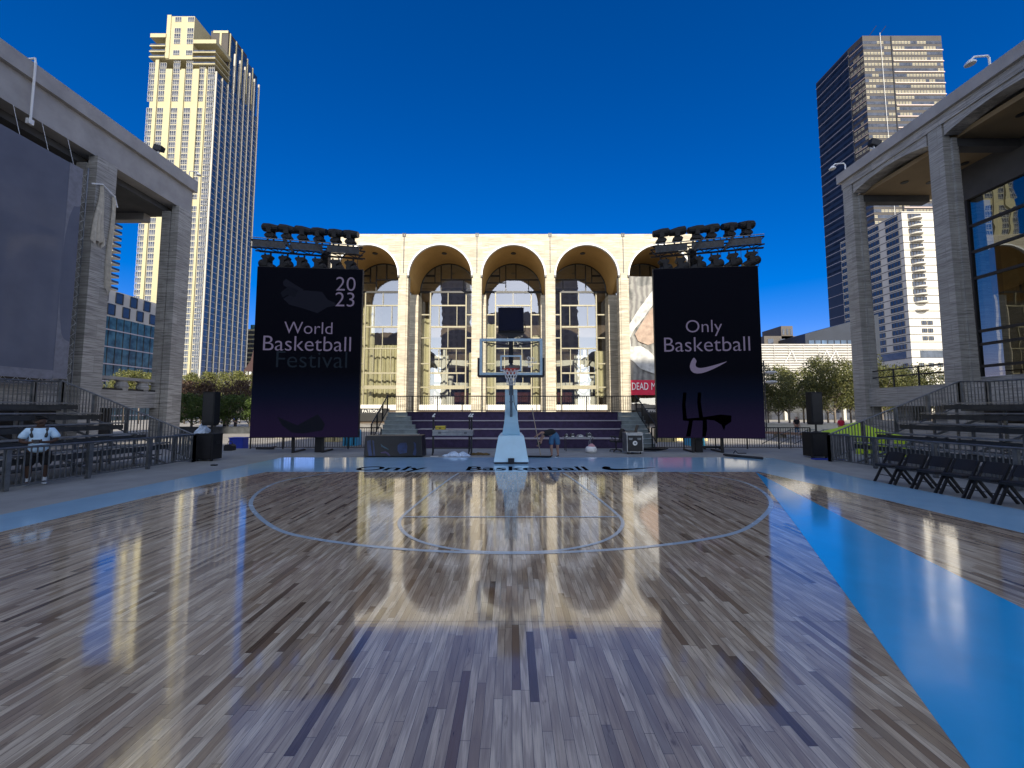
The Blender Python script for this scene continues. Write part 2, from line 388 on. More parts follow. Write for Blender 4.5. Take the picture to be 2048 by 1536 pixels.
# ------------------------------------------------------------------ lettering and marks
def text_mesh(body, size, offset=.0, extrude=.0, align='CENTER', space=1.0):
    cu = bpy.data.curves.new('t', 'FONT'); cu.body = body; cu.size = size; cu.align_x = align; cu.offset = offset; cu.extrude = extrude
    cu.space_character = space; cu.resolution_u = 6; cu.space_line = 1.0
    o = bpy.data.objects.new('t', cu); COL.objects.link(o)
    dg = bpy.context.evaluated_depsgraph_get(); me = bpy.data.meshes.new_from_object(o.evaluated_get(dg))
    bpy.data.objects.remove(o); bpy.data.curves.remove(cu)
    return me
def lettering(name, body, size, m, parent, loc, rot=(R(90),0,0), offset=0, sx=1, sy=1, align='CENTER', space=1.0, extrude=.002):
    me = text_mesh(body, size, offset, extrude, align, space)
    me.transform(Matrix.Diagonal((sx, sy, 1, 1))); me.materials.clear(); me.materials.append(m)
    o = bpy.data.objects.new(name, me); COL.objects.link(o); o.parent = parent
    o.location = Vector(loc); o.rotation_euler = rot
    return o
def check_pts(w, h):       # the tick-shaped mark: pointed tail to the right, hook to the left
    top = []; n = 14
    raw = [(0.02,.60),(0.0,.40),(.03,.18),(.10,.04),(.20,.0),(.32,.03),(.5,.16),(.75,.42),(1.0,.74),(.8,.60),(.6,.47),(.42,.37),(.3,.33),(.22,.34),(.16,.42),(.15,.56),(.19,.75),(.12,.98),(.06,.80)]
    pts = [Vector((x*w, y*h, 0)) for x, y in raw]
    for _ in range(2):
        q = []
        for i in range(len(pts)):
            a, c = pts[i], pts[(i+1) % len(pts)]
            if i in () : q.append(a)
            q += [a*.8+c*.2, a*.2+c*.8]
        pts = q
    return pts
mat('court_ink', (.004,.004,.005), 1.0, var=.1, spec=0)
ol = thing('court_lettering', 'black lettering and tick mark painted on the blue border behind the baseline', 'court lettering', (0,0,.0015))
lettering('word', 'Only', 1.15, M['court_ink'], ol, (-5.12,12.38,.0), (0,0,0), .02, sx=1.0, sy=1.05, extrude=.001, align='LEFT')
lettering('word', 'Basketball', 1.15, M['court_ink'], ol, (2.5,12.38,.0), (0,0,0), .02, sx=.87, sy=1.05, extrude=.001, align='RIGHT')
pts = check_pts(1.95, .95)
me_b = MB().prism([p + Vector((2.95,12.38,-.0005)) for p in pts], (0,0,.0018)); me_b.build('tick_mark', M['court_ink'], ol, world=False)

# ================================================================== OPERA HOUSE
OX, OY, BAY, RAD, ZS, ZT = .23, 57.0, 11.12, 4.82, 22.31, 28.78
oh = thing('opera_house', 'pale travertine opera house with five tall arches across the far side of the plaza', 'opera house', (OX,OY,-.25))
def arch_pts(xc, r, zs, n=28): return [(xc + r*math.cos(math.pi - math.pi*i/n), zs + r*math.sin(math.pi*i/n)) for i in range(n+1)]
cents = [OX + (i-2)*BAY for i in range(5)]
b = MB()
for xc in cents:
    ap = arch_pts(xc, RAD, ZS)
    x0, x1 = xc-BAY/2, xc+BAY/2
    for yy in (OY, OY+1.2):
        for i in range(len(ap)-1):
            (xa, za), (xb, zb) = ap[i], ap[i+1]
            b.quad((xa,yy,za),(xb,yy,zb),(xb,yy,ZT),(xa,yy,ZT))
        b.quad((x0,yy,ZS),(xc-RAD,yy,ZS),(xc-RAD,yy,ZT),(x0,yy,ZT)); b.quad((xc+RAD,yy,ZS),(x1,yy,ZS),(x1,yy,ZT),(xc+RAD,yy,ZT))
x0, x1 = cents[0]-BAY/2, cents[-1]+BAY/2
b.quad((x0,OY,ZT),(x1,OY,ZT),(x1,OY+1.2,ZT),(x0,OY+1.2,ZT))
b.build('facade_wall', M['travertine_cream'], oh)
for i in range(6):
    xp = OX + (i-2.5)*BAY
    w = BAY/2-RAD
    a0 = xp-w if i > 0 else xp; a1 = xp+w if i < 5 else xp
    if i in (0, 5): a0, a1 = (xp-.6, xp+w) if i == 0 else (xp-w, xp+.6)
    MB().box(a0,a1,OY+.002,OY+1.198,-.25,ZS-.002).box(a0+.25,a1-.25,OY-.12,OY+.002,-.25,ZS+.3).build('pier', M['travertine_cream'], oh)
    MB().box(xp-1.05,xp+1.05,OY+5.2,OY+7.6,-.25,ZS-1.4).build('inner_pier', M['travertine_cream'], oh)
    MB().box(xp-.06,xp+.06,OY-.02,OY+.02,ZS+.3,ZT-.3).box(xp-.25,xp-.05,OY-.05,OY+.3,ZT-.45,ZT+.12).box(xp+.05,xp+.25,OY-.05,OY+.3,ZT-.45,ZT+.12).build('expansion_joint', M['dark_frame'], oh)
for xc in cents:
    ap = arch_pts(xc, RAD-.003, ZS)
    b = MB()
    for (xa, za), (xb, zb) in zip(ap, ap[1:]): b.quad((xa,OY+.02,za),(xb,OY+.02,zb),(xb,OY+7.6,zb),(xa,OY+7.6,za))
    b.quad((xc+RAD,OY+1.2,ZS),(xc+BAY/2,OY+1.2,ZS-.0),(xc+BAY/2,OY+7.6,ZS-1.4),(xc+RAD,OY+7.6,ZS-.0))
    b.quad((xc-RAD,OY+1.2,ZS),(xc-BAY/2,OY+1.2,ZS-.0),(xc-BAY/2,OY+7.6,ZS-1.4),(xc-RAD,OY+7.6,ZS-.0))
    v = b.build('vault', M['vault_plaster'], oh)
    MB().lathe((xc,OY+3.2,ZS+RAD-.10), [(.42,0),(.42,.12)], 16).build('downlight', M['dark_frame'], v)
    o1, o2 = arch_pts(xc, RAD+.13, ZS), arch_pts(xc, RAD-.10, ZS); b = MB()
    for i in range(len(o1)-1):
        A, B_, C, D = o1[i], o1[i+1], o2[i+1], o2[i]
        for y in (OY-.16, OY+.25): b.quad((A[0],y,A[1]),(B_[0],y,B_[1]),(C[0],y,C[1]),(D[0],y,D[1]))
        b.quad((A[0],OY-.16,A[1]),(B_[0],OY-.16,B_[1]),(B_[0],OY+.25,B_[1]),(A[0],OY+.25,A[1]))
        b.quad((D[0],OY-.16,D[1]),(C[0],OY-.16,C[1]),(C[0],OY+.25,C[1]),(D[0],OY+.25,D[1]))
    for s in (-1,1): b.box(xc+s*(RAD+.16),xc+s*(RAD-.13),OY-.17,OY+.27,ZS-.32,ZS-.002,1)
    b.build('arch_trim', [M['arch_trim'], M['dark_frame']], oh)
GY = OY+7.62
mat('pale_bronze', (.27,.245,.165), .5, .1, var=.12)
for bi, xc in enumerate(cents):
    mir = -1 if bi <= 2 else 1
    ap = arch_pts(xc, RAD-.02, ZS)
    b = MB(); b.add([(x,GY+.12,z) for x, z in ap] + [(xc+RAD,GY+.12,2.2),(xc-RAD,GY+.12,2.2)], [tuple(range(len(ap)+2))])
    w = b.build('window', M['hall_glass'], oh)
    b = MB()
    def hb(z, xa, xb, t, mi=1): b.box(xc+xa, xc+xb, GY, GY+.24, z-t/2, z+t/2, mi)
    def vb(x, za, zb, t, mi=1): b.box(xc+x-t/2, xc+x+t/2, GY-.01, GY+.25, za, zb, mi)
    for (xa, za), (xb, zb) in zip(ap, ap[1:]): b.bar((xa,GY,za),(xb,GY,zb),.2,.22,0,up=(0,1,0))
    hb(22.15,-RAD,RAD,.34,0)
    for x, za, zb in ((-.45,24.3,26.95),(1.3,22.2,26.7),(2.35,23.9,26.4)): vb(mir*x, za, zb, .16, 0)
    def hm(z, xa, xb, t, mi):
        xa, xb = sorted((mir*xa, mir*xb)); hb(z, xa, xb, t, mi)
    hm(24.3,-4.3,1.3,.2,0); hm(23.75,1.3,4.6,.14,0); hm(25.0,2.35,3.9,.3,0); vb(mir*-2.6,22.3,24.2,.14,0)
    for x in (-3.05,3.05): vb(x, 2.2, 22.0, .19)
    for x in (-4.75,4.75): vb(x, 2.2, 22.0, .16)
    for z, t in ((19.8,.22),(16.1,.25),(12.4,.2),(8.2,.26),(5.8,.62)): hb(z,-2.9,2.9,t)
    for z in (18.2,14.2,9.8,5.8):
        hb(z,-4.65,-3.2,.2); hb(z,3.2,4.65,.2)
    for x, za, zb in ((.05,19.95,21.98),(-1.5,16.3,19.65),(1.55,16.3,19.65),(0,12.55,15.9),(-1.45,8.4,12.25),(.2,8.4,12.25),(1.5,8.4,12.25),(-1.6,6.15,8.0),(0,6.15,8.0)): vb(mir*x, za, zb, .10)
    b.build('frame', [M['dark_frame'], M['pale_bronze']], w)
# podium band, dark undercroft, inner floors and walls
MB().box(x0-.6,x1+.6,OY+6.9,GY-.03,1.95,2.85).build('parapet_band', M['white_plaster'], oh)
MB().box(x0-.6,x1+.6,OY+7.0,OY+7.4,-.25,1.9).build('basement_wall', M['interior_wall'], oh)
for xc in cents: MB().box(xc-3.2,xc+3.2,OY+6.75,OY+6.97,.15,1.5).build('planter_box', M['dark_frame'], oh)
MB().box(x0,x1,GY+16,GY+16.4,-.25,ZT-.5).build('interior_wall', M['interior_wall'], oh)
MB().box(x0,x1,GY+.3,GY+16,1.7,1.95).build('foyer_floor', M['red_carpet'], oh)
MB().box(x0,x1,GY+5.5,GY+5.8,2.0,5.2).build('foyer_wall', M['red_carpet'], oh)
for s in (-1,1):
    MB().box(x0-.6 if s<0 else x1+.0, x0 if s<0 else x1+.6, OY+1.2,GY+24,-.25,ZT).build('side_wall', M['travertine_cream'], oh)
MB().box(x0-.6,x1+.6,GY+.3,GY+24,ZT-.8,ZT-.4).build('roof', M['fascia_stone'], oh)
for z in (6.2,10.3):
    b = MB(); b.box(x0,x1,GY+8,GY+15.9,z-.3,z,1)
    n = 40; pr = None
    for xc in cents[1:4]:
        for i in range(13):
            x = xc-5.5+11*i/12; y = GY+8 - 3.2*(1-((x-xc)/5.5)**2)
            if i: b.prism([(px_,py_,z-.3),(x,y,z-.3),(x,y,z+.75),(px_,py_,z+.75)], (0,.2,0)); b.quad((px_,py_,z-.28),(x,y,z-.28),(x,GY+8,z-.28),(px_,GY+8,z-.28))
            px_, py_ = x, y
    b.build('balcony', [M['white_plaster'], M['interior_gold']], oh)
def curtain(xa, xb, z0, z1, y, amp=.22):
    b = MB(); n = max(8, int((xb-xa)/.16)); rnd = random.Random(int(xa*10)); pr = None
    for i in range(n+1):
        x = xa+(xb-xa)*i/n; yy = y + amp*math.sin(i*1.15+rnd.random()*.9)
        if pr: b.quad((pr[0],pr[1],z0),(x,yy,z0),(x,yy,z1),(pr[0],pr[1],z1))
        pr = (x, yy)
    return b.build('curtain', M['curtain'], oh, smooth=True)
c0 = cents
curtain(c0[0]-5,c0[0]-2.2,2.0,20.5,GY+2.2); curtain(c0[0]-2.2,c0[0]+4.9,2.0,13.4,GY+2.6); curtain(c0[0]+2.7,c0[0]+4.9,13.5,20,GY+3)
curtain(c0[4]-4.9,c0[4]+4.9,2,14,GY+2.6)
curtain(c0[1]-4.9,c0[1]-3.3,2.2,18,GY+2.0); curtain(c0[1]+3.4,c0[1]+4.9,2.2,12,GY+2.0)
curtain(c0[3]+3.0,c0[3]+4.9,4.2,12.2,GY+1.6); curtain(c0[3]-4.9,c0[3]-3.6,2.2,9,GY+2.0)
curtain(c0[2]-4.9,c0[2]-3.2,2.2,17,GY+2.0); curtain(c0[2]+3.4,c0[2]+4.9,2.2,15,GY+2.0)
# white stair walls with curving parapets in the second and fourth bays
for s, xc in ((1,c0[1]-.9),(1,c0[3]+1.6)):
    b = MB(); b.box(xc-1.9,xc+.5,GY+3.0,GY+3.4,2.0,11.6); b.box(xc-.35,xc+.05,GY+2.6,GY+2.98,2.0,12.6)
    for z in (4.5,8.7):
        pts = [(xc-1.9+1.0*t, GY+2.4-.3*math.sin(t*2), z+1.5-1.2*math.sin(t*1.2)) for t in [i*.35 for i in range(10)]]
        b.tube(pts, .16, 6, 1)
    b.build('stair_wall', [M['white_plaster'], M['dark_frame']], oh)
    MB().lathe((xc+1.0,GY+2.4,2.2), [(.75,0),(.75,2.2),(.12,2.25),(.15,3.2),(.6,5.6),(.55,5.7)], 14).build('fluted_pedestal', M['white_plaster'], oh)
b = MB(); cc = Vector((c0[2]+.4, GY+5.0, 14.6)); rnd = random.Random(3)
for i in range(46):
    u = Vector((rnd.gauss(0,1), rnd.gauss(0,1), rnd.gauss(0,.8))).normalized(); L = rnd.uniform(1.2,2.2)
    b.tube([cc+u*.3, cc+u*L], .025, 4); b.lathe(cc+u*L-Vector((0,0,.09)), [(.02,0),(.10,.05),(.10,.13),(.02,.18)], 6)
b.tube([cc, cc+Vector((0,0,9))], .03, 4)
b.build('chandelier', M['white_plaster'], oh)
# hanging banner in the fifth bay
bn = thing('hanging_banner', 'tall grey and white opera banner with a red strip hung in an arch', 'banner', (c0[4],OY+.5,3))
zb0 = P(1300,790,OY+.5).z; zr = P(1300,760,OY+.5).z; zb1 = P(1300,553,OY+.5).z
def wavy(xa, xb, z0, z1, y, m, name, mi=None):
    b = MB(); n = 30; k = 10
    for i in range(n):
        for j in range(k):
            q = []
            for (ii, jj) in ((i,j),(i+1,j),(i+1,j+1),(i,j+1)):
                x = xa+(xb-xa)*ii/n; z = z0+(z1-z0)*jj/k; q.append((x, y+.05*math.sin(x*1.4+z*.5)+.03*math.sin(x*3-z*1.1), z))
            b.quad(*q)
    return b.build(name, m, bn, smooth=True)
k = NT('banner_print'); co = k.coord()
wv = k.n('TexWave', Scale=.35, Distortion=7.0, Detail=3.0); k.l(co, wv.inputs[0])
k.l(k.mix(k.ramp(k.noise(co, .45, 3), [(.42,(0,0,0)),(.5,(1,1,1))]), k.ramp(wv.outputs[0], [(0,(.09,.09,.085)),(1,(.19,.185,.17))]), k.ramp(wv.outputs[0], [(0,(.16,.15,.14)),(1,(.28,.27,.24))])), k.b.inputs['Base Color']); k.b.inputs['Roughness'].default_value = .9; M['banner_print'] = k.mat
wavy(c0[4]-RAD+.05, c0[4]+RAD-.05, zr, zb1, OY+.5, M['banner_print'], 'picture_panel')
wavy(c0[4]-RAD+.05, c0[4]+RAD-.05, zb0, zr-.01, OY+.48, M['sign_red'], 'red_strip')
mat('print_white', (.46,.45,.42), .9, var=.4, scale=.9); mat('print_skin', (.34,.25,.19), .9, var=.3, scale=1.2)
def bpoly(px, name, m, y):
    pts = [P(x, z, y) for x, z in px]; MB().prism(pts, (0,.012,0)).build(name, m, bn)
bpoly([(1308,577),(1297,592),(1275,622),(1258,650),(1251,672),(1250,712),(1266,722),(1282,738),(1308,747),(1330,747),(1330,705),(1308,712),(1296,700),(1282,692),(1262,693),(1260,676),(1268,660),(1284,640),(1300,617),(1308,608),(1330,600),(1330,577)], 'printed_arm', M['print_white'], OY+.36)
bpoly([(1309,612),(1300,621),(1284,645),(1270,668),(1276,682),(1296,690),(1312,684),(1330,684),(1330,612)], 'printed_cloth', M['print_skin'], OY+.37)
lettering('word', 'DEAD', 1.55, M['sign_white'], bn, Vector((P(1263,777,OY+.36).x, OY+.36, P(1262,779.5,OY+.36).z)) - ORG[bn.name], align='LEFT', sx=.62)
lettering('word', 'MA', 1.55, M['sign_white'], bn, Vector((P(1302,777,OY+.36).x, OY+.36, P(1262,779.5,OY+.36).z)) - ORG[bn.name], align='LEFT', sx=.62)
# small lettered boards low on the facade at either side
for (px, py, body, nm) in ((745,822.5,'PATRON &','small dark lettered entrance board left of the steps'), (1305,821.5,'OFFICE','small dark lettered entrance board right of the steps')):
    p = P(px, py, OY-1.2); sg = thing('entrance_sign', nm, 'sign', p)
    MB().box(p.x-2.4,p.x+2.4,p.y,p.y+.1,p.z-.42,p.z+.42).build('board', M['dark_frame'], sg)
    lettering('words', body, .62, M['white_plaster'], sg, (0,-.012,-.2))
    for s_ in (-2.15,2.15): MB().box(p.x+s_-.05,p.x+s_+.05,p.y+.02,p.y+.1,-.25,p.z-.43).build('post', M['dark_frame'], sg)

# ================================================================== LEFT THEATRE
FX = -27.6
th_ = thing('theater_building', 'grey stone theatre with deep flat roof and square columns on the left', 'theater', (FX,20,-.25))
MB().box(FX-12,FX+.28,-20,32.2,20.75,21.75).build('parapet', M['fascia_stone'], th_)
MB().box(FX-12,FX,-20,32,18.75,20.749).build('roof_fascia', M['fascia_stone'], th_)
b = MB().box(FX-12,FX-1.0,-20,31.6,18.3,18.748)
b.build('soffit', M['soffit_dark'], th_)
MB().box(FX-12,FX-3,30.9,31.5,17.7,18.299).build('end_beam', M['fascia_stone'], th_)
for y in (30.6,24.35,18.1,11.85,5.6):
    b = MB(); b.box(-28.8,-28.12,y,y+1.3,-.25,18.29); b.box(-28.12,-28.02,y+.16,y+1.2,-.25,18.29); b.box(-28.02,-27.42,y+.02,y+1.28,-.25,18.749)
    b.build('column', M['travertine_grey'], th_)
b = MB().box(-35.5,-28.3,-20,31.9,2.1,3.36); b.build('terrace_slab', M['travertine_grey'], th_)
for y in (26.4,28.2,29.8): MB().lathe((-28.7,y,3.36), [(.35,0),(.42,.3),(.3,.65),(.42,.75)], 12).build('baluster', M['travertine_grey'], th_)
MB().box(-28.95,-28.45,25.7,30.58,4.12,4.34).build('balustrade_rail', M['fascia_stone'], th_)
MB().box(-28.95,-28.4,25.7,30.58,3.362,3.5).build('balustrade_base', M['dark_frame'], th_)
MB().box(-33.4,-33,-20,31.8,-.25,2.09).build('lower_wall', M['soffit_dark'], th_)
MB().box(-38,-36,-20,30.5,-.25,18.2).build('wall', M['travertine_grey'], th_)
MB().box(-35.98,-35.9,-18,29.5,4.2,16).build('window', M['window_dark'], th_)
# mesh scrim hung over the colonnade, cloth gathered on the column, pipe
k = NT('scrim_mesh'); co = k.coord(); f = k.noise(co, .5, 3)
k.l(k.ramp(f, [(.3,(.125,.14,.19)),(.7,(.16,.175,.23))]), k.b.inputs['Base Color']); k.b.inputs['Roughness'].default_value = .9
tr = k.n('BsdfTransparent'); mx = k.n('MixShader'); mx.inputs[0].default_value = .86; k.l(tr.outputs[0], mx.inputs[1]); k.l(k.b.outputs[0], mx.inputs[2]); k.l(mx.outputs[0], k.out.inputs['Surface']); M['scrim_mesh'] = k.mat
sc = thing('mesh_scrim', 'huge blue grey mesh scrim laced across the theatre columns on the left', 'scrim', (-27.0,17,3.8))
b = MB(); n = 40
for i in range(n):
    ya, yb = 10+13.2*i/n, 10+13.2*(i+1)/n
    fx = lambda y, z: -27.0+.06*math.sin(y*1.7)*math.sin((z-3.8)*.24)
    for j in range(8):
        za, zb = 3.8+13.2*j/8, 3.8+13.2*(j+1)/8
        b.quad((fx(ya,za),ya,za),(fx(yb,za),yb,za),(fx(yb,zb),yb,zb),(fx(ya,zb),ya,zb))
b.build('mesh_panel', M['scrim_mesh'], sc, smooth=True)
MB().box(-27.03,-26.97,22.5,23.21,3.8,17.02).box(-27.03,-26.97,10,22.49,3.72,4.25).build('hem', mat('hem_blue',(.21,.215,.25),.9), sc)
pts = []
for i in range(24): pts += [(-27,10.4+i*.55,3.75),(-27,10.4+i*.55+.28,3.45)]
for i in range(22): pts += [(-27,23.22,4.0+i*.6),(-27,23.5,4.3+i*.6)]
MB().tube(pts, .012, 4).build('lacing', M['net_white'], sc)
for i in range(10): MB().tube([(-27,11+i*1.3,17),(-27.5,11+i*1.3,18.7)], .012, 4).build('rope', M['net_white'], sc)
MB().tube([(-27,10,3.42),(-27,23.5,3.42),(-27,23.5,17.3)], .05, 8).build('frame_pipe', M['galvanized'], sc)
gc = thing('gathered_cloth', 'cream cloth gathered and tied high on the second theatre column', 'cloth', (-27.3,24.8,12))
def drape(yc, z0, z1, w0, w1):
    b = MB(); n = 48; k_ = 16
    def pt(i, j):
        t = j/k_; w = w0+(w1-w0)*t; a = i/n*2-1
        return (-27.34+.11*math.cos(a*13+t*2)*(.3+.7*t)+.12*(1-a*a), yc+a*w+.05*math.sin(t*7), z1+(z0-z1)*t*(1-.10*abs(math.sin(a*5))))
    for i in range(n):
        for j in range(k_): b.quad(pt(i,j), pt(i+1,j), pt(i+1,j+1), pt(i,j+1))
    return b
mat('cream_cloth', (.62,.57,.48), .9, var=.2, scale=4, bump=.3)
drape(24.62,12.6,16.9,.08,.42).build('drape', M['cream_cloth'], gc, smooth=True); drape(25.42,9.6,16.6,.10,.14).build('drape', M['cream_cloth'], gc, smooth=True)
MB().tube([(-27.3,24.0,16.6),(-27.22,24.6,16.9),(-27.22,25.4,16.5),(-27.3,25.7,15.9)], .05, 6).build('tie_rope', M['net_white'], gc)
pp = thing('hanging_pipe', 'thin white pipe bent over the theatre roof edge and hanging down', 'pipe', (-27.2,20.7,19))
MB().tube([(-27.6,20.62,21.9),(-27.22,20.62,21.95),(-27.17,20.62,21.7),(-27.17,20.62,18.3)], .055, 8).build('pipe', M['fixture_white'], pp)
MB().box(-27.3,-27.1,20.5,20.74,18.0,18.3).build('end_fitting', M['fixture_white'], pp)

# ================================================================== RIGHT CONCERT HALL
HX = 26.8
hl = thing('concert_hall', 'stone concert hall with tapering columns arched soffits and glass wall on the right', 'concert hall', (HX,20,-.25))
MB().box(HX-.22,HX+12,-20,30.3,20.35,21.1).build('parapet', M['fascia_stone'], hl)
MB().box(HX,HX+12,-20,30.1,19.75,20.349).build('roof_fascia', M['travertine_grey'], hl)
ycol = [29.2-6.37*i for i in range(6)]
for y0_, y1_ in zip(ycol[1:], ycol[:-1]):
    b = MB(); n = 20; ya, yb = y0_+.98, y1_-.02
    for i in range(n):
        t0, t1 = i/n, (i+1)/n; f = lambda t: 19.0+.42*(1-(2*t-1)**2)
        A = (ya+(yb-ya)*t0, f(t0)); B_ = (ya+(yb-ya)*t1, f(t1))
        b.prism([(HX+.1,A[0],A[1]),(HX+.1,B_[0],B_[1]),(HX+.1,B_[0],19.748),(HX+.1,A[0],19.748)], (.9,0,0))
    b.build('arched_beam', M['travertine_grey'], hl)
for y in ycol:
    def colbox(b, xa, xb, ya, yb, z0, z1, g=.10):
        b.add([(xa-g*.3,ya-g,z0),(xb+g*2,ya-g,z0),(xb+g*2,yb+g,z0),(xa-g*.3,yb+g,z0),(xa,ya,z1),(xb,ya,z1),(xb,yb,z1),(xa,yb,z1)],[(0,3,2,1),(4,5,6,7),(0,1,5,4),(1,2,6,5),(2,3,7,6),(3,0,4,7)])
    b = MB(); colbox(b, HX+.04,HX+.5,y+.05,y+.85,-.25,19.748); colbox(b, HX+.5,HX+.8,y-.08,y+.95,-.25,18.8,.08); colbox(b, HX+.80,HX+1.12,y+.12,y+.8,-.25,18.8,.06)
    b.build('column', M['travertine_warm'], hl)
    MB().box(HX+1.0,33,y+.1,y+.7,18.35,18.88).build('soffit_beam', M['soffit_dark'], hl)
b = MB().box(HX+1.0,HX+12,-20,30,18.9,19.2); so = b.build('soffit', M['soffit_plaster'], hl)
for y in (27.6,25.4,21.0,18.5):
    for x in (29.3,31.2): MB().lathe((x,y,18.86), [(.22,0),(.22,.06)], 12).build('downlight', M['dark_frame'], so)
w = MB().quad((32,-12,4.2),(32,26.2,4.2),(32,26.2,16.6),(32,-12,16.6)).build('window', M['portico_glass'], hl)
b = MB()
for z in (14.7,12.85,11.0,7.3,6.4,4.9): b.box(31.9,32.12,-12,26.2,z-.09,z+.09)
for y in (26.1,22.9,19.7,16.5,13.3,10): b.box(31.88,32.14,y-.09,y+.09,4.2,16.6)
b.build('frame', M['dark_frame'], w)
MB().box(31.8,33,-12,26.3,16.61,18.9).build('window_header', M['soffit_dark'], hl)
MB().box(33.9,34.1,-12,26.3,4.2,18.4).build('inner_wall', M['interior_wall'], hl)
for y in (24.5,21,17.5): MB().box(33,33.6,y,y+.8,4.2,16).build('inner_pier', M['interior_gold'], hl)
MB().box(HX+.25,HX+9,-20,29.15,2.2,3.55).build('terrace_slab', M['travertine_warm'], hl)
MB().box(31.95,32.1,-12,26.2,3.56,4.19).build('window_sill', M['travertine_warm'], hl)
MB().box(HX+8.5,HX+9,-20,29.0,-.25,2.19).build('back_wall', M['soffit_dark'], hl)
MB().box(HX+.3,HX+.55,-20,29.1,-.25,1.2).build('base_wall', M['travertine_warm'], hl)
for y in (27.2,24.6): MB().box(HX+1.5,HX+2.6,y,y+1.2,-.25,2.2).build('lower_pier', M['travertine_warm'], hl)
b = MB()
for z in (4.35,4.85): b.tube([(HX+.6,24,z),(HX+.6,29.3,z)], .05, 6)
for y in (24,25.8,27.5,29.2): b.tube([(HX+.6,y,3.55),(HX+.6,y,4.9)], .05, 6)
b.build('terrace_rail', M['iron_black'], hl)
MB().box(HX+3,HX+8,29.0,29.6,3.55,3.7).build('terrace_edge', M['travertine_warm'], hl)
# fixtures along the two roof edges
def floodlight(x, y, z, side, label, dark=False, s=1.0):
    t = thing('floodlight', label, 'floodlight', (x,y,z), group='fixtures on the roof edges')
    if dark:
        MB().bar((x,y,z),(x,y,z+.45*s),.08).build('bracket', M['fixture_white'], t)
        MB().prism([(x-.35*s,y-.2,z+.4*s),(x+.35*s,y-.2,z+.25*s),(x+.45*s,y-.2,z+.65*s),(x-.25*s,y-.2,z+.85*s)], (0,.35,0)).build('lamp_head', M['speaker_black'], t)
    else:
        MB().tube([(x,y,z),(x,y,z+.75*s),(x-.15*side*s,y,z+.95*s),(x-1.25*side*s,y,z+.85*s),(x-1.5*side*s,y,z+.6*s)], .075*s, 8).build('arm', M['fixture_white'], t)
        MB().lathe((x-1.6*side*s,y,z+.18*s), [(.34*s,0),(.36*s,.1*s),(.2*s,.3*s),(.08*s,.42*s)], 14).build('lamp_head', M['fixture_white'], t)
floodlight(26.75,20.25,21.1,1,'white curved floodlight arm above the right roof edge near the corner of the photo', s=.68)
floodlight(26.75,29.6,21.1,1,'small white floodlight arm at the far end of the right roof', s=.65)
floodlight(26.8,27.2,21.1,1,'black box lamp tilted on the right roof edge before the dark tower', True, 1.0)
floodlight(-27.5,28.6,21.75,1,'black box lamp on the left roof edge before the pale tower', True, .9)
floodlight(-27.45,31.4,21.75,-1,'small white curved fixture on the far corner of the left roof', s=.5)

# ================================================================== TOWERS AND BLOCKS
def many(root, name, mesh_o, spots, limit=100):
    """spots: list of (x,y,z,rz); the nearest `limit` stand as parts of their own, the rest is one part"""
    spots = sorted(spots, key=lambda p: Vector(p[:3]).length)
    org = ORG[root.name]; me = mesh_o.data
    for i, p in enumerate(spots[:limit]):
        o = mesh_o if i == 0 else mesh_o.copy()
        if i: COL.objects.link(o)
        o.parent = root; o.location = Vector(p[:3]) - org; o.rotation_euler = (0,0,p[3])
    rest = spots[limit:]
    if rest:
        bm = bmesh.new()
        for p in rest:
            t = me.copy(); t.transform(Matrix.Translation(Vector(p[:3]) - org) @ Matrix.Rotation(p[3],4,'Z')); bm.from_mesh(t); bpy.data.meshes.remove(t)
        m2 = bpy.data.meshes.new(name + '_grid'); bm.to_mesh(m2); bm.free()
        for m in me.materials: m2.materials.append(m)
        o = bpy.data.objects.new(name + '_grid', m2); COL.objects.link(o); o.parent = root; o['kind'] = 'stuff'
def window_mesh(name, w, h, nx, nz, fw, mats, proud=.12, sill=True):
    b = MB(); b.quad((-w/2,-.02,0),(w/2,-.02,0),(w/2,-.02,h),(-w/2,-.02,h),1)
    for i in range(nx+1): x = -w/2+w*i/nx; b.box(x-fw/2,x+fw/2,-proud,.05,0,h)
    for z in nz: b.box(-w/2,w/2,-proud+.02,.04,h*z-fw/2,h*z+fw/2)
    return b.build(name, mats, None)

# pale apartment tower (left)
TY = 180.0
def TX(px, Y=TY, py=745): return P(px, py, Y).x
tl = thing('apartment_tower', 'tall pale stone apartment tower with white window bays and dark glass side', 'tower', (TX(335),TY,-.25))
xl, xr = TX(272,py=600), TX(397)
ztop = P(443,134,TY).z; zl = P(300,120,TY).z
xm0, xm1 = TX(307), TX(352)
TB = 212.0
MB().box(xl,xr-2.61,TY,TB,-.25,ztop-1.5).build('wall', M['tower_stone'], tl)
FH = 12.6/FPX*TY
T2 = lambda px, py=137: P(px, py, TY).x
cx = [T2(305.7), T2(326.8), T2(354), T2(379.5), T2(406)]
for i, (a_, b_) in enumerate(((312.5,319.4),(334,347),(365,372.5),(389,400.6),(411.5,416))):
    MB().box(T2(a_),T2(b_),TY-.6,TY,-.25,zl if i < 1 else ztop-1.51).build('front_pier', M['tower_stone'], tl)
nfl = int((zl-6)/FH)
win = window_mesh('window', 3.1, FH*.84, 3, (0,.30,1), .09, [M['window_white'], M['window_dark']])
spots = []
for j in range(2, nfl):
    z = zl - (j-.6)*FH
    if z < 3: break
    if j not in (9, 26):
     for i, x in enumerate(cx): spots.append((x,TY-.06,z,0))
    spots.append((T2(423.5), TY-.06, z, 0))
for j in range(-6, 2):
    z = zl - (j-.6)*FH
    if j in (-5,-1): continue
    for x in cx[2:4]: spots.append((x,TY-.86 if j<1 else TY-.06,z,0))
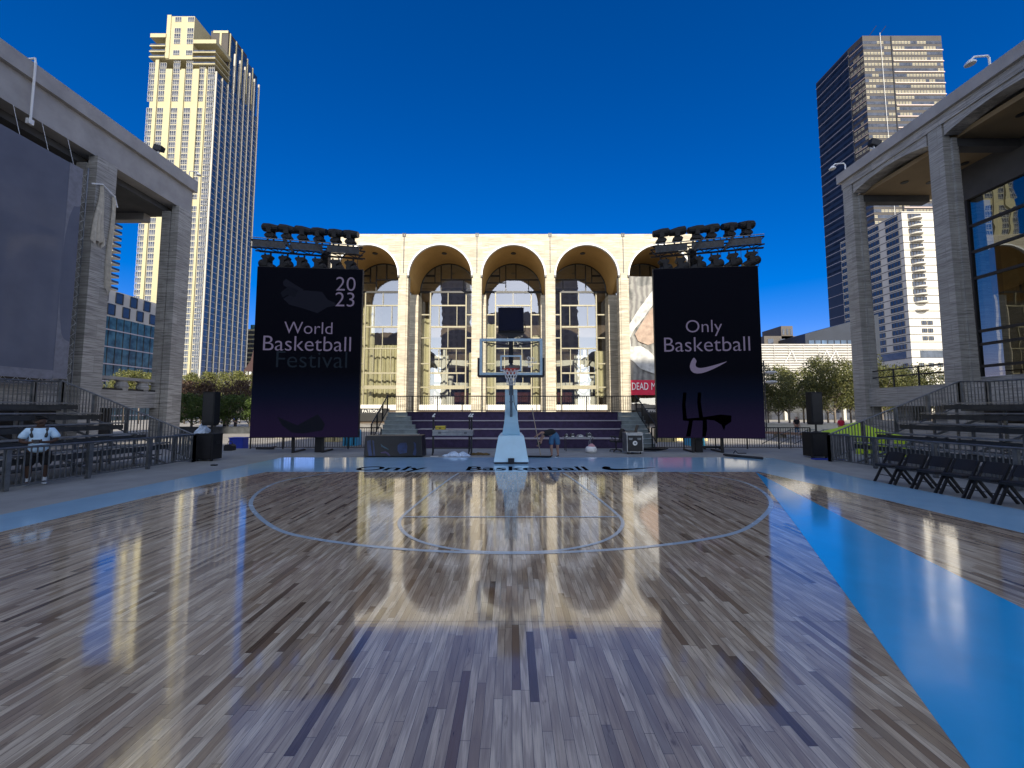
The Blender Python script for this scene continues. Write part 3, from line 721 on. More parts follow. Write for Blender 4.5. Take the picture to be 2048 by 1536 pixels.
many(tl, 'window', win, spots)
# crown: taller middle block, balconies left and right, set-back top
MB().box(T2(338,60),T2(391,60),TY-.8,TB-12,zl-.3,P(350,36,TY).z).build('crown_block', M['tower_stone'], tl)
MB().box(T2(338,60)-.2,T2(345,60),TY-1.1,TY-.81,zl,P(350,36,TY).z+.5).build('crown_pier', M['tower_stone'], tl)
for j in range(4):
    z = zl + j*FH*1.0 + (FH*.6 if j == 3 else 0)
    MB().box(xl-.4,T2(338,60)-.01,TY-1.5,TY+12,z,z+(.5 if j < 3 else 2.0)).build('balcony_slab', M['tower_stone'], tl)
    if j < 3: MB().box(xl-.2,T2(338,60)-.2,TY-1.3,TY-1.2,z+.5,z+1.5).build('balcony_rail', M['window_dark'], tl)
MB().box(xl+3,T2(338,60)-.05,TY+3,TY+11,zl+.51,zl+3*FH).build('recess_wall', M['dark_cladding'], tl)
z2 = P(440,134,TY).z+.3
for j in range(4):
    z = z2 + j*FH*1.05 + (FH*.6 if j == 3 else 0)
    MB().box(T2(391,60)+.35,xr+.5,TY-1.2,TY+9,z,z+(.5 if j < 3 else 2.0)).build('balcony_slab', M['tower_stone'], tl)
    if j < 3: MB().box(T2(391,60)+.6,xr+.3,TY-1.0,TY-.9,z+.5,z+1.5).build('balcony_rail', M['window_dark'], tl)
MB().box(T2(391,60)+.4,xr-2,TY+5,TY+9.01,z2+.51,z2+3*FH).build('recess_wall', M['dark_cladding'], tl)
# right face: dark glass bays between pale ribs
zs_ = P(447,96,TY+9).z
MB().box(T2(391,60)+.4,xr-1.6,TY+9.02,TB-9,ztop-1.49,zs_+9.5).build('upper_block', M['brown_cladding'], tl)
MB().box(xr-9.5,xr-1.7,TY+8.8,TY+9.0,zs_+8.2,zs_+9.6).box(xr-6,xr-5,TY+8.8,TY+9.0,ztop,zs_+8.19).build('upper_trim', M['tower_stone'], tl)
cw = MB().box(xr-2.6,xr,TY+.4,TB-.2,-.25,ztop-1.6).build('glass_side', M['window_blue'], tl)
nr = 9
for i in range(nr):
    y = TY + .5 + (TB-TY-1.2)*i/(nr-1)
    top = zs_ - .5 if i > 2 else ztop-2
    MB().box(xr-.3,xr+.55,y-.2,y+.2,-.25,top).build('rib', M['tower_side'], tl)
for j in range(0, nfl+4):
    z = zl - (j-4)*FH
    if z > ztop-3.2 or z < 1: continue
    MB().box(xr-.2,xr+.14,TY+.8,TB-.5,z-.09,z+.09).build('floor_line', M['window_white'], tl)
b = MB()
for i in range(5):
    y = TY+10+i*4.4; MB().box(xr-1.61,xr-1.2,y,y+.6,ztop-1.4,zs_+9.2-1.4*max(0,i-2)).build('top_rib', M['tower_stone'], tl)
    MB().box(xr-1.59,xr-1.45,y+.7,y+4.2,ztop+.5,zs_+7.5-1.4*max(0,i-2)).build('top_panel', M['window_blue'], tl)
MB().box(xr-9,xr-3,TY+14,TB-14,zs_+9.51,zs_+10.6).build('roof_plant', M['tower_side'], tl)

# dark office tower (right)
DY = 185.0
Pd = lambda px, py, Y: P(px, py, Y)
A = Pd(1701,156,DY+7); B_ = Pd(1730,156,DY); Cc = Pd(1889,156,DY); zt = Pd(1697,97,DY+7).z; ztr = Pd(1850,86,DY).z
yb = DY+7+22
dk = thing('office_tower', 'dark brown office tower with pale ribbon windows behind the right roof', 'tower', (B_.x,DY,-.25))
poly = [(A.x,DY+7),(B_.x,DY),(Cc.x,DY),(Cc.x,yb),(A.x,yb)]
MB().prism([(x,y,-.25) for x, y in poly], (0,0,zt+.25)).build('wall', M['brown_cladding'], dk)
pw = [(A.x+4,DY+9),(B_.x+4,DY+4),(Pd(1850,86,DY+4).x,DY+4),(Pd(1850,86,DY+4).x,yb-4),(A.x+4,yb-4)]
MB().prism([(x,y,zt) for x, y in pw], (0,0,ztr-zt+4.5)).build('penthouse', M['brown_cladding'], dk)
for px in (1800,1825): MB().box(Pd(px,78,DY+3.8).x-1,Pd(px,78,DY+3.8).x+1,DY+3.8,DY+3.99,zt+.5,zt+3.5).build('louvre', M['ink_black'], dk)
fh = 12.4/FPX*DY; rnd = random.Random(11)
def face_pts(a, c, off): # outward offset of an upright face
    d = Vector((c[0]-a[0], c[1]-a[1], 0)).normalized(); n = Vector((d.y, -d.x, 0)); return d, n
def ribbon(a, c, z, h, name, parent, pan, split):
    d, n = face_pts(a, c, 0); L = (Vector((*c,0))-Vector((*a,0))).length; k_ = max(2, int(L/pan)); b = MB(); st = rnd.random() < split
    for i in range(k_):
        if rnd.random() < .14: st = not st
        p0 = Vector((*a, z)) + d*(L*i/k_+.15) + n*.06; p1 = Vector((*a, z)) + d*(L*(i+1)/k_-.15) + n*.06
        for m_ in (0, 1):
            z0, z1 = z+h*.5*m_+.12, z+h*.5*(m_+1)-.10
            b.quad((p0.x,p0.y,z0),(p1.x,p1.y,z0),(p1.x,p1.y,z1),(p0.x,p0.y,z1), 1 if st else 0)
    p0 = Vector((*a, z)) + n*.03; p1 = Vector((*c, z)) + n*.03
    b.quad((p0.x,p0.y,z),(p1.x,p1.y,z),(p1.x,p1.y,z+h),(p0.x,p0.y,z+h), 0)
    return b.build(name, [M['window_dark'], M['blind']], parent)
zj = zt-1.5-fh
j = 0
while zj > 20:
    ribbon(poly[0], poly[1], zj, fh*.52, 'window_band', dk, 1.6, .45)
    xm = B_.x + (Cc.x-B_.x)*.36
    ribbon((B_.x,DY), (xm-.3,DY), zj, fh*.52, 'window_band', dk, 1.6, .5); ribbon((xm+.3,DY), (Cc.x,DY), zj, fh*.52, 'window_band', dk, 1.6, .6)
    if j % 2 == 1: MB().box(xm+.4,Cc.x+.1,DY-.35,DY-.01,zj-.75,zj-.25).build('ledge', M['pale_line'], dk)
    else: MB().prism([(poly[0][0],poly[0][1],zj-.6),(B_.x,DY,zj-.6),(B_.x-.1,DY-.25,zj-.6),(poly[0][0]-.2,poly[0][1]-.2,zj-.6)], (0,0,.3)).build('ledge', M['pale_line'], dk)
    zj -= fh; j += 1
    if j > 32: break
MB().box(xm-.25,xm+.25,DY-.2,DY-.01,20,zt-.5).build('corner_joint', M['ink_black'], dk)
MB().tube([(xm-6,DY-.6,zt+1),(xm-4,DY-.6,30)], .07, 5).build('hoist_cable', M['fixture_white'], dk)
for dx in (-8,-3): MB().bar((xm+dx,DY+3,zt+3),(xm+dx+2,DY+1,zt+6.5),.22).build('davit', M['ink_black'], dk)
lw = MB().box(A.x-.25,A.x-.01,DY+7.3,yb-.2,-.25,zt-1).build('shaded_side', M['navy_cladding'], dk)  # unlit side of the tower, its shade put into a navy colour
z = zt-4
while z > 10:
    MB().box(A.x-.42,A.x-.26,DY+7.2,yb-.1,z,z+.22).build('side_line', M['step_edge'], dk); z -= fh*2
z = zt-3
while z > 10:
    MB().box(A.x-.34,A.x-.26,DY+7.8,yb-1,z,z+1.2).build('window_band', M['side_glass'], dk)  # darker copy of the window glass, shade put into the colour
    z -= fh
    if z < zt-40*fh: break
# scribbled rooftop sign of pale tubes
s0 = Pd(1764,77,DY+3.6); sg = b = MB()
for i in range(9):
    x = s0.x-5+i*1.5; b.tube([(x-1,s0.y,s0.z-.8),(x,s0.y,s0.z+.9),(x+.6,s0.y,s0.z-.6),(x+1.4,s0.y,s0.z+.3)], .22, 5)
b.bar((s0.x-9,s0.y,s0.z-1.3),(s0.x+9,s0.y,s0.z-.9),.4); b.build('rooftop_sign', M['blind'], dk)

# white clad slab block (right, before the dark tower)
WY = 150.0
wc = P(1819,650,WY); wl_far = 179.0; wtop = 82
wb = thing('slab_block', 'white clad block with dark window pairs behind the concert hall columns', 'building', (wc.x,WY,-.25))
wxr = P(1915,650,WY).x
MB().box(wc.x,wxr,WY,wl_far,-.25,wtop).build('wall', M['white_cladding'], wb)
fw_ = 15.9/FPX*WY
for j in range(26):
    z = 4+j*fw_
    MB().box(wc.x-.06,wxr,WY-.06,WY-.001,z-.13,z+.13).build('floor_joint', M['brown_cladding'], wb)
    MB().box(wc.x-.06,wc.x-.001,WY,wl_far,z-.13,z+.13).build('floor_joint', M['brown_cladding'], wb)
w1 = window_mesh('window', 5.2, fw_*.60, 4, (0,1), .12, [M['dark_cladding'], M['window_dark']])
sp_ = []
for j in range(7, 25):
    z = 4+j*fw_+.7
    for y in (154.2,162.5,171,176): sp_.append((wc.x-.05, y, z, -R(90)))
    if j > 12: sp_.append((P(1844,650,WY).x-.0, WY-.05, z, 0))
many(wb, 'window', w1, sp_)
w2 = window_mesh('window', 1.9, fw_*.5, 2, (0,1), .12, [M['dark_cladding'], M['window_dark']])
sp_ = [(P(p_,650,WY).x, WY-.05, 4+j*fw_+.7, 0) for j in (8,9,10) for p_ in (1848,1860)]
sp_ += [(P(p_,650,WY).x, WY-.05, 4+j*fw_+.7, 0) for j in (3,4.6) for p_ in (1837,1856,1874)] + [(wc.x-.05, y, 4+j*fw_+.7, -R(90)) for j in (3,4.6) for y in (152.5,157,161.5,166,171,175)]
many(wb, 'window', w2, sp_)
MB().box(P(1836,650,WY).x,wxr-.5,WY-.09,WY-.01,4+6*fw_,4+6.9*fw_).build('window_strip', M['window_dark'], wb)
MB().box(wc.x-.09,wc.x-.01,152,172,4+6*fw_,4+6.9*fw_).build('window_strip', M['window_dark'], wb)
for j in range(12, 25):
    z = 4+j*fw_+.3; xb = P(1844,650,WY).x
    MB().lathe((xb,WY-.1,z-.25), [(2.3,0),(2.3,.5)], 18).build('bay_sill', M['white_cladding'], wb)
b = MB().box(P(1846,650,WY).x,wxr-1,WY-4,WY-.1,-.25,9); b.build('entrance_wing', M['window_blue'], wb)
# long louvred white hall, and darker blocks over it
LY = 85.0
q0, q1 = P(1440,688,LY), P(1712,686,LY)
lv = thing('louvred_hall', 'low white louvred hall behind the trees on the right', 'building', (q0.x,LY,-.25))
MB().box(q0.x,q1.x,LY,LY+14,7.5,q0.z).build('wall', M['white_cladding'], lv)
for i in range(16):
    z = 7.9+i*(q0.z-8.2)/15; MB().box(q0.x-.1,q1.x+.1,LY-.30,LY-.01,z,z+.2).build('louvre', M['fascia_stone'], lv)
for i in range(9): x = q0.x+2+i*(q1.x-q0.x-4)/8; MB().box(x-.05,x+.05,LY-.26,LY-.23,7.6,q0.z).build('upright', M['fascia_stone'], lv)
for px in (1580,1650,1668):     # pale angular strokes mounted on the louvres
    p = P(px,712,LY-.3); MB().bar((p.x-1.2,p.y,p.z-1.4),(p.x+.4,p.y,p.z+1.2),.22,.08).bar((p.x+.4,p.y-.03,p.z+1.2),(p.x+1.3,p.y-.03,p.z-1.2),.22,.08).build('stroke', M['fixture_white'], lv)
MB().box(q0.x-2,q1.x+26,LY-.6,LY+14.2,4.2,7.4).build('canopy', M['concrete_white'], lv)
MB().box(q0.x,q1.x+22,LY+5,LY+13,-.25,4.19).build('lobby_glass', M['window_dark'], lv)
for i in range(9): x = q0.x+1+i*6.5; MB().box(x-.3,x+.3,LY,LY+.6,-.25,4.19).build('column', M['concrete_white'], lv)
dbk = thing('dark_block', 'dark glazed low block with sloping top rising above the louvred hall', 'building', (P(1650,680,120).x,120,-.25))
a_, c_ = P(1610,668,118), P(1706,641,118)
MB().prism([(a_.x,118,-.25),(c_.x+8,118,-.25),(c_.x+8,118,c_.z+2),(a_.x,118,a_.z)], (0,20,0)).build('wall', M['navy_cladding'], dbk)
for i in range(8): x = a_.x+1+i*2.0; MB().box(x,x+1.6,117.9,117.98,14,a_.z-2).build('window', M['window_blue'], dbk)
for (x0p,x1p,yt,lab) in ((1562,1585,652,'small dark rooftop house above the louvred hall'),(1528,1600,672,'low dark roof block behind the louvred hall')):
    a_, c_ = P(x0p,yt,130), P(x1p,yt,130); t = thing('roof_house', lab, 'building', (a_.x,130,-.25))
    MB().box(a_.x,c_.x,130,140,-.25,a_.z).build('wall', M['dark_cladding'], t)
    for i in range(3): x = a_.x+(c_.x-a_.x)*(i+.3)/3; MB().box(x,x+(c_.x-a_.x)*.15,129.9,129.98,a_.z-3,a_.z-1).build('window', M['window_dark'], t)
# glass and stone low building on the left, seen through the portico
KY = 95.0
g0, g1 = P(330,600,KY), P(195,575,75.)
gb = thing('glass_building', 'teal glass building with a chequered pale stone top seen through the left portico', 'building', (g0.x,KY,-.25))
xg = g0.x+3
def lp(px, py, X):      # point on the plane x = X
    d = _ray(px, py); k_ = X/d[0]; return (d[0]*k_, d[1]*k_, CAM_H+d[2]*k_)
gx = -84.0
zt_ = lp(250,588,gx)[2]; zm_ = lp(250,640,gx)[2]
MB().box(gx-20,gx,62,96,zm_,zt_).build('stone_top', M['white_cladding'], gb)
MB().box(gx-20,gx-.05,62,95.9,-.25,zm_-.01).build('glass_wall', M['teal_glass'], gb)
wv = window_mesh('window', 1.5, (zt_-zm_)*.40, 1, (0,1), .1, [M['dark_frame'], M['window_dark']])
many(gb, 'window', wv, [(gx+.04, 70+i*3.1+(1.5 if j else 0), zm_+.4+(zt_-zm_)*.48*j, R(90)) for i in range(8) for j in (0,1)])
for j in range(6): z = zm_*(j+.2)/6; MB().box(gx-.04,gx+.12,62,95.8,z,z+.22).build('floor_line', M['step_edge'], gb)
for i in range(22): y = 62+i*1.55; MB().box(gx-.04,gx+.04,y,y+.09,0,zm_).build('mullion', M['dark_frame'], gb)
# balcony tower edge behind the portico column, far blocks left of the screen
bt = thing('balcony_tower', 'dark apartment tower with stacked balconies glimpsed behind the left column', 'tower', (P(170,600,120).x,120,-.25))
xa, xb_ = P(120,620,120).x, P(207,620,120).x
MB().box(xa,xb_,120,121.5,-.25,62).build('wall', M['dark_cladding'], bt)
for j in range(17):
    z = 28+j*2.05; MB().box(xb_,xb_+2.6,119,121.5,z,z+.3).build('balcony_slab', M['tower_side'], bt); MB().box(xb_+2.5,xb_+2.6,119,121.5,z+.31,z+1.0).build('balcony_rail', M['window_dark'], bt)
fb = thing('far_block', 'pale far apartment block between the left tower and the black screen', 'building', (P(503,700,230).x,230,-.25))
MB().box(P(489,700,230).x,P(520,700,230).x,230,245,-.25,P(503,658,230).z).build('wall', M['tower_stone'], fb)
MB().box(P(499,700,232).x,P(520,700,232).x,232,243,P(503,658,230).z-.1,P(503,648,230).z).build('roof_house', M['teal_glass'], fb)
wv = window_mesh('window', 2.0, 1.8, 1, (0,1), .1, [M['dark_frame'], M['window_dark']])
many(fb, 'window', wv, [(P(489+6*i+4,700,230).x, 229.95, P(503,668+9*j,230).z, 0) for i in range(4) for j in range(9)])
fb = thing('brick_block', 'dark red brick block low beside the black screen', 'building', (P(500,740,140).x,140,-.25))
MB().prism([(P(488,740,140).x,140,-.25),(P(522,740,140).x,140,-.25),(P(522,740,140).x,140,P(505,700,140).z),(P(505,740,140).x,140,P(505,700,140).z),(P(500,740,140).x,140,P(505,722,140).z),(P(488,740,140).x,140,P(505,740,140).z)], (0,10,0)).build('wall', M['far_brick'], fb)
wv = window_mesh('window', 1.0, 1.3, 1, (0,1), .1, [M['dark_frame'], M['window_white']])
many(fb, 'window', wv, [(P(494+7*i,740,140).x, 139.95, P(503,750+12*j,140).z, 0) for i in range(4) for j in range(4)])
# stand-in blocks added behind the viewer, heights set so their shade covers the plaza
TE = math.tan(R(SUN_EL))
def shade_block(x0, x1, edge, label, yb=-62.0, m='tower_side', zmax=None):
    m = 'white_cladding'
    h = (edge-yb)*TE; t = thing('stand_in_block', label, 'building', ((x0+x1)/2,yb,-.25))
    MB().box(x0,x1,yb-18,yb,-.25,h).build('wall', M[m], t)
    wv = window_mesh('window', 1.6, 1.9, 1, (0,1), .12, [M['tower_side'], M['fascia_stone']])
    n = max(1, int((x1-x0)/3.2)); sp = [(x0+(i+.5)*(x1-x0)/n, yb+.05, 4+3.4*j, R(180)) for i in range(n) for j in range(int((h-6)/3.4))]
    many(t, 'window', wv, sp)
shade_block(-12.4,14.6,39,'stone stand-in block added behind the viewer shading the middle of the court')
shade_block(-23,-12.5,24.5,'lower stand-in block added behind the viewer on the left of the middle one', -60.5)
shade_block(14.7,22,24.5,'lower stand-in block added behind the viewer on the right of the middle one', -60.5)
shade_block(-36,-23.1,76,'tall stand-in block added behind the viewer shading the left theatre', -64)
shade_block(22.1,33.5,76,'tall stand-in block added behind the viewer shading the right concert hall', -64)

# ================================================================== LED SCREENS AND LIGHT TRUSSES
k = NT('led_screen'); co = k.coord(); sp = k.n('SeparateXYZ'); k.l(co, sp.inputs[0])
dv = k.n('Math', operation='DIVIDE'); dv.inputs[1].default_value = 7.7; k.l(sp.outputs[2], dv.inputs[0])
g = k.ramp(dv.outputs[0], [(0,(.020,.012,.046)),(.10,(.016,.011,.040)),(.24,(.003,.006,.022)),(.38,(.0005,.0009,.004)),(1,(.0006,.0010,.005))])
px = k.n('TexNoise', Scale=26, Detail=1); k.l(co, px.inputs['Vector'])
k.l(k.mix(k.ramp(px.outputs['Fac'], [(.3,(.55,.55,.55)),(.7,(1,1,1))]), (0,0,0), g), k.b.inputs['Emission Color'])
k.b.inputs['Emission Strength'].default_value = .36; k.b.inputs['Base Color'].default_value = (.0012,.0012,.002,1); k.b.inputs['Roughness'].default_value = .7; k.b.inputs['Specular IOR Level'].default_value = .06; M['led_screen'] = k.mat
mat('led_off', (.0004,.0004,.0006), .8, var=.1, spec=0); emit('glow_text', (.17,.15,.25), .42); emit('glow_dim', (.030,.050,.085), .13); emit('glow_faint', (.010,.013,.026), .22); emit('glow_shape', (.014,.017,.034), .22)
def screen(name, p0, p1, z0, h, label):
    p0 = Vector((p0[0],p0[1],z0)); p1 = Vector((p1[0],p1[1],z0)); d = p1-p0; w = d.length
    t = thing(name, label, 'led screen', p0, math.atan2(d.y, d.x))
    MB().box(0,w,0,.03,0,h).build('screen_face', M['led_screen'], t, world=False)
    MB().box(-.02,w+.02,.031,.22,-.03,h+.03).build('cabinet', M['led_black'], t, world=False)
    for x in (w*.2,w*.5,w*.8): MB().box(x-.05,x+.05,.221,.36,.1,h-.1).build('back_rail', M['case_black'], t, world=False)
    for x in (w*.36,w*.64): MB().box(x-.05,x+.05,.37,.47,-z0-.01,h*.9).bar((x,.5,-z0+.03),(x,1.6,-z0+.03),.08).build('stand_leg', M['case_black'], t, world=False)
    return t, w
SH = 7.68
ls, lw_ = screen('led_screen', (-11.52,17.0), (-6.93,17.4), .72, SH, 'tall black LED screen with the festival title, left of the hoop')
rs, rw_ = screen('led_screen', (6.56,17.4), (11.13,17.0), .69, SH+.06, 'tall black LED screen with two words and a tick mark, right of the hoop')
def lx(px): return (px-508)*.0216
def lz(py): return (875-py)*.02265
for nm, bd, pxc, py, w_, m_ in (('word','World',616,670,97,'glow_text'),('word','Basketball',614,704.5,176,'glow_text'),('word','Festival',624,738,142,'glow_dim'),('digits','20',688,580.5,40,'glow_text'),('digits','23',688,613,39,'glow_text')):
    me = text_mesh(bd, 1.0, -.008); ww = max(v.co.x for v in me.vertices)-min(v.co.x for v in me.vertices); bpy.data.meshes.remove(me)
    s_ = w_*.0216/ww; lettering(nm, bd, s_, M[m_], ls, (lx(pxc),-.004,lz(py)), offset=-.008*s_)
def scr_poly(root, f, pts, m, name, y=-.003):
    MB().prism([(f(x)[0], y, f(z_)[1]) if False else (x, y, z_) for x, z_ in pts], (0,.0025,0)).build(name, m, root, world=False)
L_ = lambda pts: [(lx(x), lz(y)) for x, y in pts]
scr_poly(ls, None, L_([(560,566),(566,559),(585,571),(602,580),(600,588),(580,583),(562,573)]), M['glow_shape'], 'picture')
scr_poly(ls, None, L_([(556,588),(572,574),(592,582),(586,597),(570,592),(561,598)]), M['glow_faint'], 'picture')
scr_poly(ls, None, L_([(562,600),(585,586),(606,582),(640,584),(652,600),(668,606),(668,612),(652,615),(632,628),(600,618),(575,612)]), M['glow_shape'], 'picture', -.002)
scr_poly(ls, None, L_([(560,835),(576,842),(600,852),(640,830),(655,850),(650,862),(612,868),(590,866),(570,852)]), M['glow_faint'], 'picture')
def rx(px): return (px-1312)*.0213
def rz_(py): return (876-py)*.0224
for bd, pxc, py, w_ in (('Only',1412,664,74),('Basketball',1417,703,175)):
    me = text_mesh(bd, 1.0, -.008); ww = max(v.co.x for v in me.vertices)-min(v.co.x for v in me.vertices); bpy.data.meshes.remove(me)
    s_ = w_*.0213/ww; lettering('word', bd, s_, M['glow_text'], rs, (rx(pxc),-.004,rz_(py)), offset=-.008*s_)
cp = [(rx(1381)+p.x, rz_(748)+p.y) for p in check_pts(79*.0213, 34*.0224)]
scr_poly(rs, None, cp, M['glow_text'], 'tick_mark')
Rr_ = lambda pts: [(rx(x), rz_(y)) for x, y in pts]
scr_poly(rs, None, Rr_([(1366,786),(1373,786),(1370,810),(1372,838),(1400,836),(1440,830),(1462,832),(1461,844),(1449,852),(1446,862),(1441,850),(1428,842),(1412,840),(1412,860),(1409,874),(1402,874),(1404,842),(1384,842),(1378,874),(1369,874),(1376,843),(1364,842),(1363,812)]), M['led_off'], 'picture')
scr_poly(rs, None, Rr_([(1396,786),(1403,786),(1401,805),(1405,836),(1397,838),(1394,806)]), M['led_off'], 'picture', -.0035)

def truss(label, a, c, root_name='light_truss'):
    a = Vector(a); c = Vector(c); d = (c-a); L = d.length; t = thing(root_name, label, 'truss', a, math.atan2(d.y,d.x))
    tilt = (c.z-a.z)/Vector((d.x,d.y,0)).length; H = .36; D = .4; Lh = Vector((d.x,d.y,0)).length
    z = lambda x: x*tilt
    for yy in (0, D):
        for zz in (0, H): MB().tube([(0,yy,zz),(Lh,yy,z(Lh)+zz)], .035, 6).build('chord', M['truss_black'], t, world=False)
    n = 14; pts = []
    for yy in (0, D):
        pts = []
        for i in range(n+1): x = Lh*i/n; pts.append((x,yy,z(x)+(0 if i%2 else H)))
        MB().tube(pts, .025, 5).build('lacing', M['truss_black'], t, world=False)
    b = MB(); pts = []
    for i in range(n+1): x = Lh*i/n; pts.append((x,D if i%2 else 0,z(x)))
    MB().tube(pts, .022, 5).build('lacing', M['truss_black'], t, world=False)
    for i in range(3):     # perforated cover plates on the front
        xa, xb = Lh*(.02+.33*i), Lh*(.31+.33*i); b = MB(); m_ = 6; y = -.05
        b.prism([(xa,y,z(xa)+.03),(xb,y,z(xb)+.03),(xb,y,z(xb)+H-.03),(xa,y,z(xa)+H-.03)], (0,.02,0))
        pl = b.build('cover_plate', M['truss_plate'], t, world=False)
        for j in range(4):
            x = xa+(xb-xa)*(j+.5)/4; MB().lathe((x,y-.003,z(x)+H/2), [(.095,0),(.095,.002)], 14, axis='y').build('opening', M['ink_black'], pl, world=False)
    MB().tube([(0,-.02,H+.1),(Lh,-.02,z(Lh)+H+.1)], .02, 6).build('top_rail', M['aluminium'], t, world=False)
    MB().tube([(Lh*.07,.1,-.13+z(Lh*.07)),(Lh,.1,z(Lh)-.13)], .045, 6).build('lower_pipe', M['truss_black'], t, world=False)
    for f in (.12,.28,.42,.62,.8,.95): MB().tube([(Lh*f,.1,z(Lh*f)-.15),(Lh*f,.1,z(Lh*f)-.95-.05)], .012, 5).build('hanging_cable', M['truss_black'], t, world=False)
    for zz in (.18,.34): MB().tube([(Lh*.40,.5,z(Lh*.4)+H+zz),(Lh*.66,.5,z(Lh*.66)+H+zz)], .02, 5).build('top_rail', M['truss_black'], t, world=False)
    for f in (.40,.53,.66): MB().tube([(Lh*f,.5,z(Lh*f)+H-.05),(Lh*f,.5,z(Lh*f)+H+.36)], .018, 5).build('rail_post', M['truss_black'], t, world=False)
    m0 = .62 if c.x < 0 else .40; dirn = -1
    MB().bar((Lh*m0,.62,-a.z),(Lh*m0,.62,z(Lh*m0)+.3),.30,.3).build('mast', M['truss_black'], t, world=False)
    for s in (-.27,-.0): MB().bar((Lh*(m0+s*1.0 if c.x<0 else m0-s+.0)-.25*(1 if c.x<0 else -1),-.09,z(Lh*m0)+.55),(Lh*(m0+s if c.x<0 else m0-s)+.18*(1 if c.x<0 else -1),-.09,z(Lh*m0)-.08),.12,.1).build('brace', M['truss_black'], t, world=False)
    return t, Lh, tilt
mat('truss_black', (.010,.010,.012), .5, .2, var=.3); mat('truss_plate', (.035,.038,.042), .4, .5, var=.4, scale=6)
TLa, TLb = P(501,494,17.0), P(725,511,17.42)
TRa, TRb = P(1306,508,17.42), P(1529,488,17.0)
tL, LhL, tiL = truss('black box truss carrying stage lights above the left LED screen', TLa, TLb)
tR, LhR, tiR = truss('black box truss carrying stage lights above the right LED screen', TRa, TRb)
def moving_head(up, sgn, label, grp):
    t = thing('stage_light', label, 'stage light', (0,0,0), 0, grp); z = 1 if up else -1
    b = MB(); b.prism([(-.16,-.13,z*.10),(.16,-.13,z*.10),(.20,-.13,z*.17),(.13,-.13,z*.26),(-.13,-.13,z*.26),(-.20,-.13,z*.17)], (0,.26,0)); b.bar((-.12,0,0),(-.12,0,z*.10),.05).bar((.12,0,0),(.12,0,z*.10),.05); b.build('base', M['speaker_black'], t, world=False)
    b = MB(); b.box(-.09,.09,-.17,-.12,z*.26,z*.55); b.box(-.09,.09,.12,.17,z*.26,z*.55); b.box(-.09,.09,-.12,.12,z*.26,z*.31); b.build('yoke', M['speaker_black'], t, world=False)
    b = MB(); an = R(-6) if up else R(-24)*1.0
    ax = Vector((math.cos(an)*sgn, 0, math.sin(an))); c = Vector((0,0,z*.50))
    b.tube([c-ax*.33, c-ax*.28, c-ax*.05, c+ax*.12, c+ax*.31], [.12,.165,.175,.155,.125], 12)
    hd = b.build('head', M['speaker_black'], t, world=False, smooth=False)
    b = MB(); b.tube([c+ax*.305, c+ax*.318], [.11,.11], 12); b.build('lens', M['lens'], hd, world=False)
    return t
gU, gD = 'moving lights on top of the trusses', 'moving lights hanging under the trusses'
names6 = ['first','second','third','fourth','fifth','sixth']
mh = None
for side, (t_, Lh, ti, a_) in enumerate(((tL,LhL,tiL,TLa),(tR,LhR,tiR,TRa))):
    rz = t_.rotation_euler.z
    pxs = ((535,568,600,633,667,697),(1326,1360,1398,1428,1466,1500))[side]; pxd = ((531,565,598,632,668,698),(1330,1364,1399,1434,1470,1507))[side]
    sname = ('left','right')[side]
    SCL = 1.16
    protoU = moving_head(True, 1 if side == 0 else -1, '', gU); protoD = moving_head(False, -1 , '', gD)
    for i in range(6):
        for proto, pl, zz, up in ((protoU, pxs, .47, True), (protoD, pxd, -.16, False)):
            f = (pl[i]-(501,1306)[side])/224.0; x = Lh*f
            o = None; loc = Vector(a_) + Matrix.Rotation(rz,3,'Z') @ Vector((x,.2,x*ti+zz))
            lab = f"black moving light {'standing on top of' if up else 'hanging under'} the {sname} truss, {names6[i]} from the truss's left end"
            r_ = rz + random.uniform(-.25,.25) + (math.pi if (not up and side == 0 and i == 0) else 0)
            if i == 0: o = proto; o.location = loc; o.rotation_euler = (0,0,r_); o['label'] = lab
            else: o = dup(proto, loc, r_, lab)
            o.scale = (SCL, SCL, SCL)

# ================================================================== HOOP
hp = thing('basketball_hoop', 'portable basketball hoop with pale blue padded base and glass backboard', 'basketball hoop', (-.02,13.9,.001))
hx = -.03
b = MB()
b.add([(hx-.63,13.85,.06),(hx+.63,13.85,.06),(hx+.58,16.0,.06),(hx-.58,16.0,.06),(hx-.47,14.25,.97),(hx+.47,14.25,.97),(hx+.42,15.9,1.0),(hx-.42,15.9,1.0)],[(0,3,2,1),(4,5,6,7),(0,1,5,4),(1,2,6,5),(2,3,7,6),(3,0,4,7)])
bs = b.build('padded_base', M['pad_blue'], hp, bevel=.03)
MB().box(hx-.60,hx+.60,13.88,16.0,.004,.058).build('base_plinth', M['pad_black'], bs)
MB().box(hx-.11,hx+.11,13.80,14.0,.012,.20).build('floor_bracket', M['pad_black'], bs)
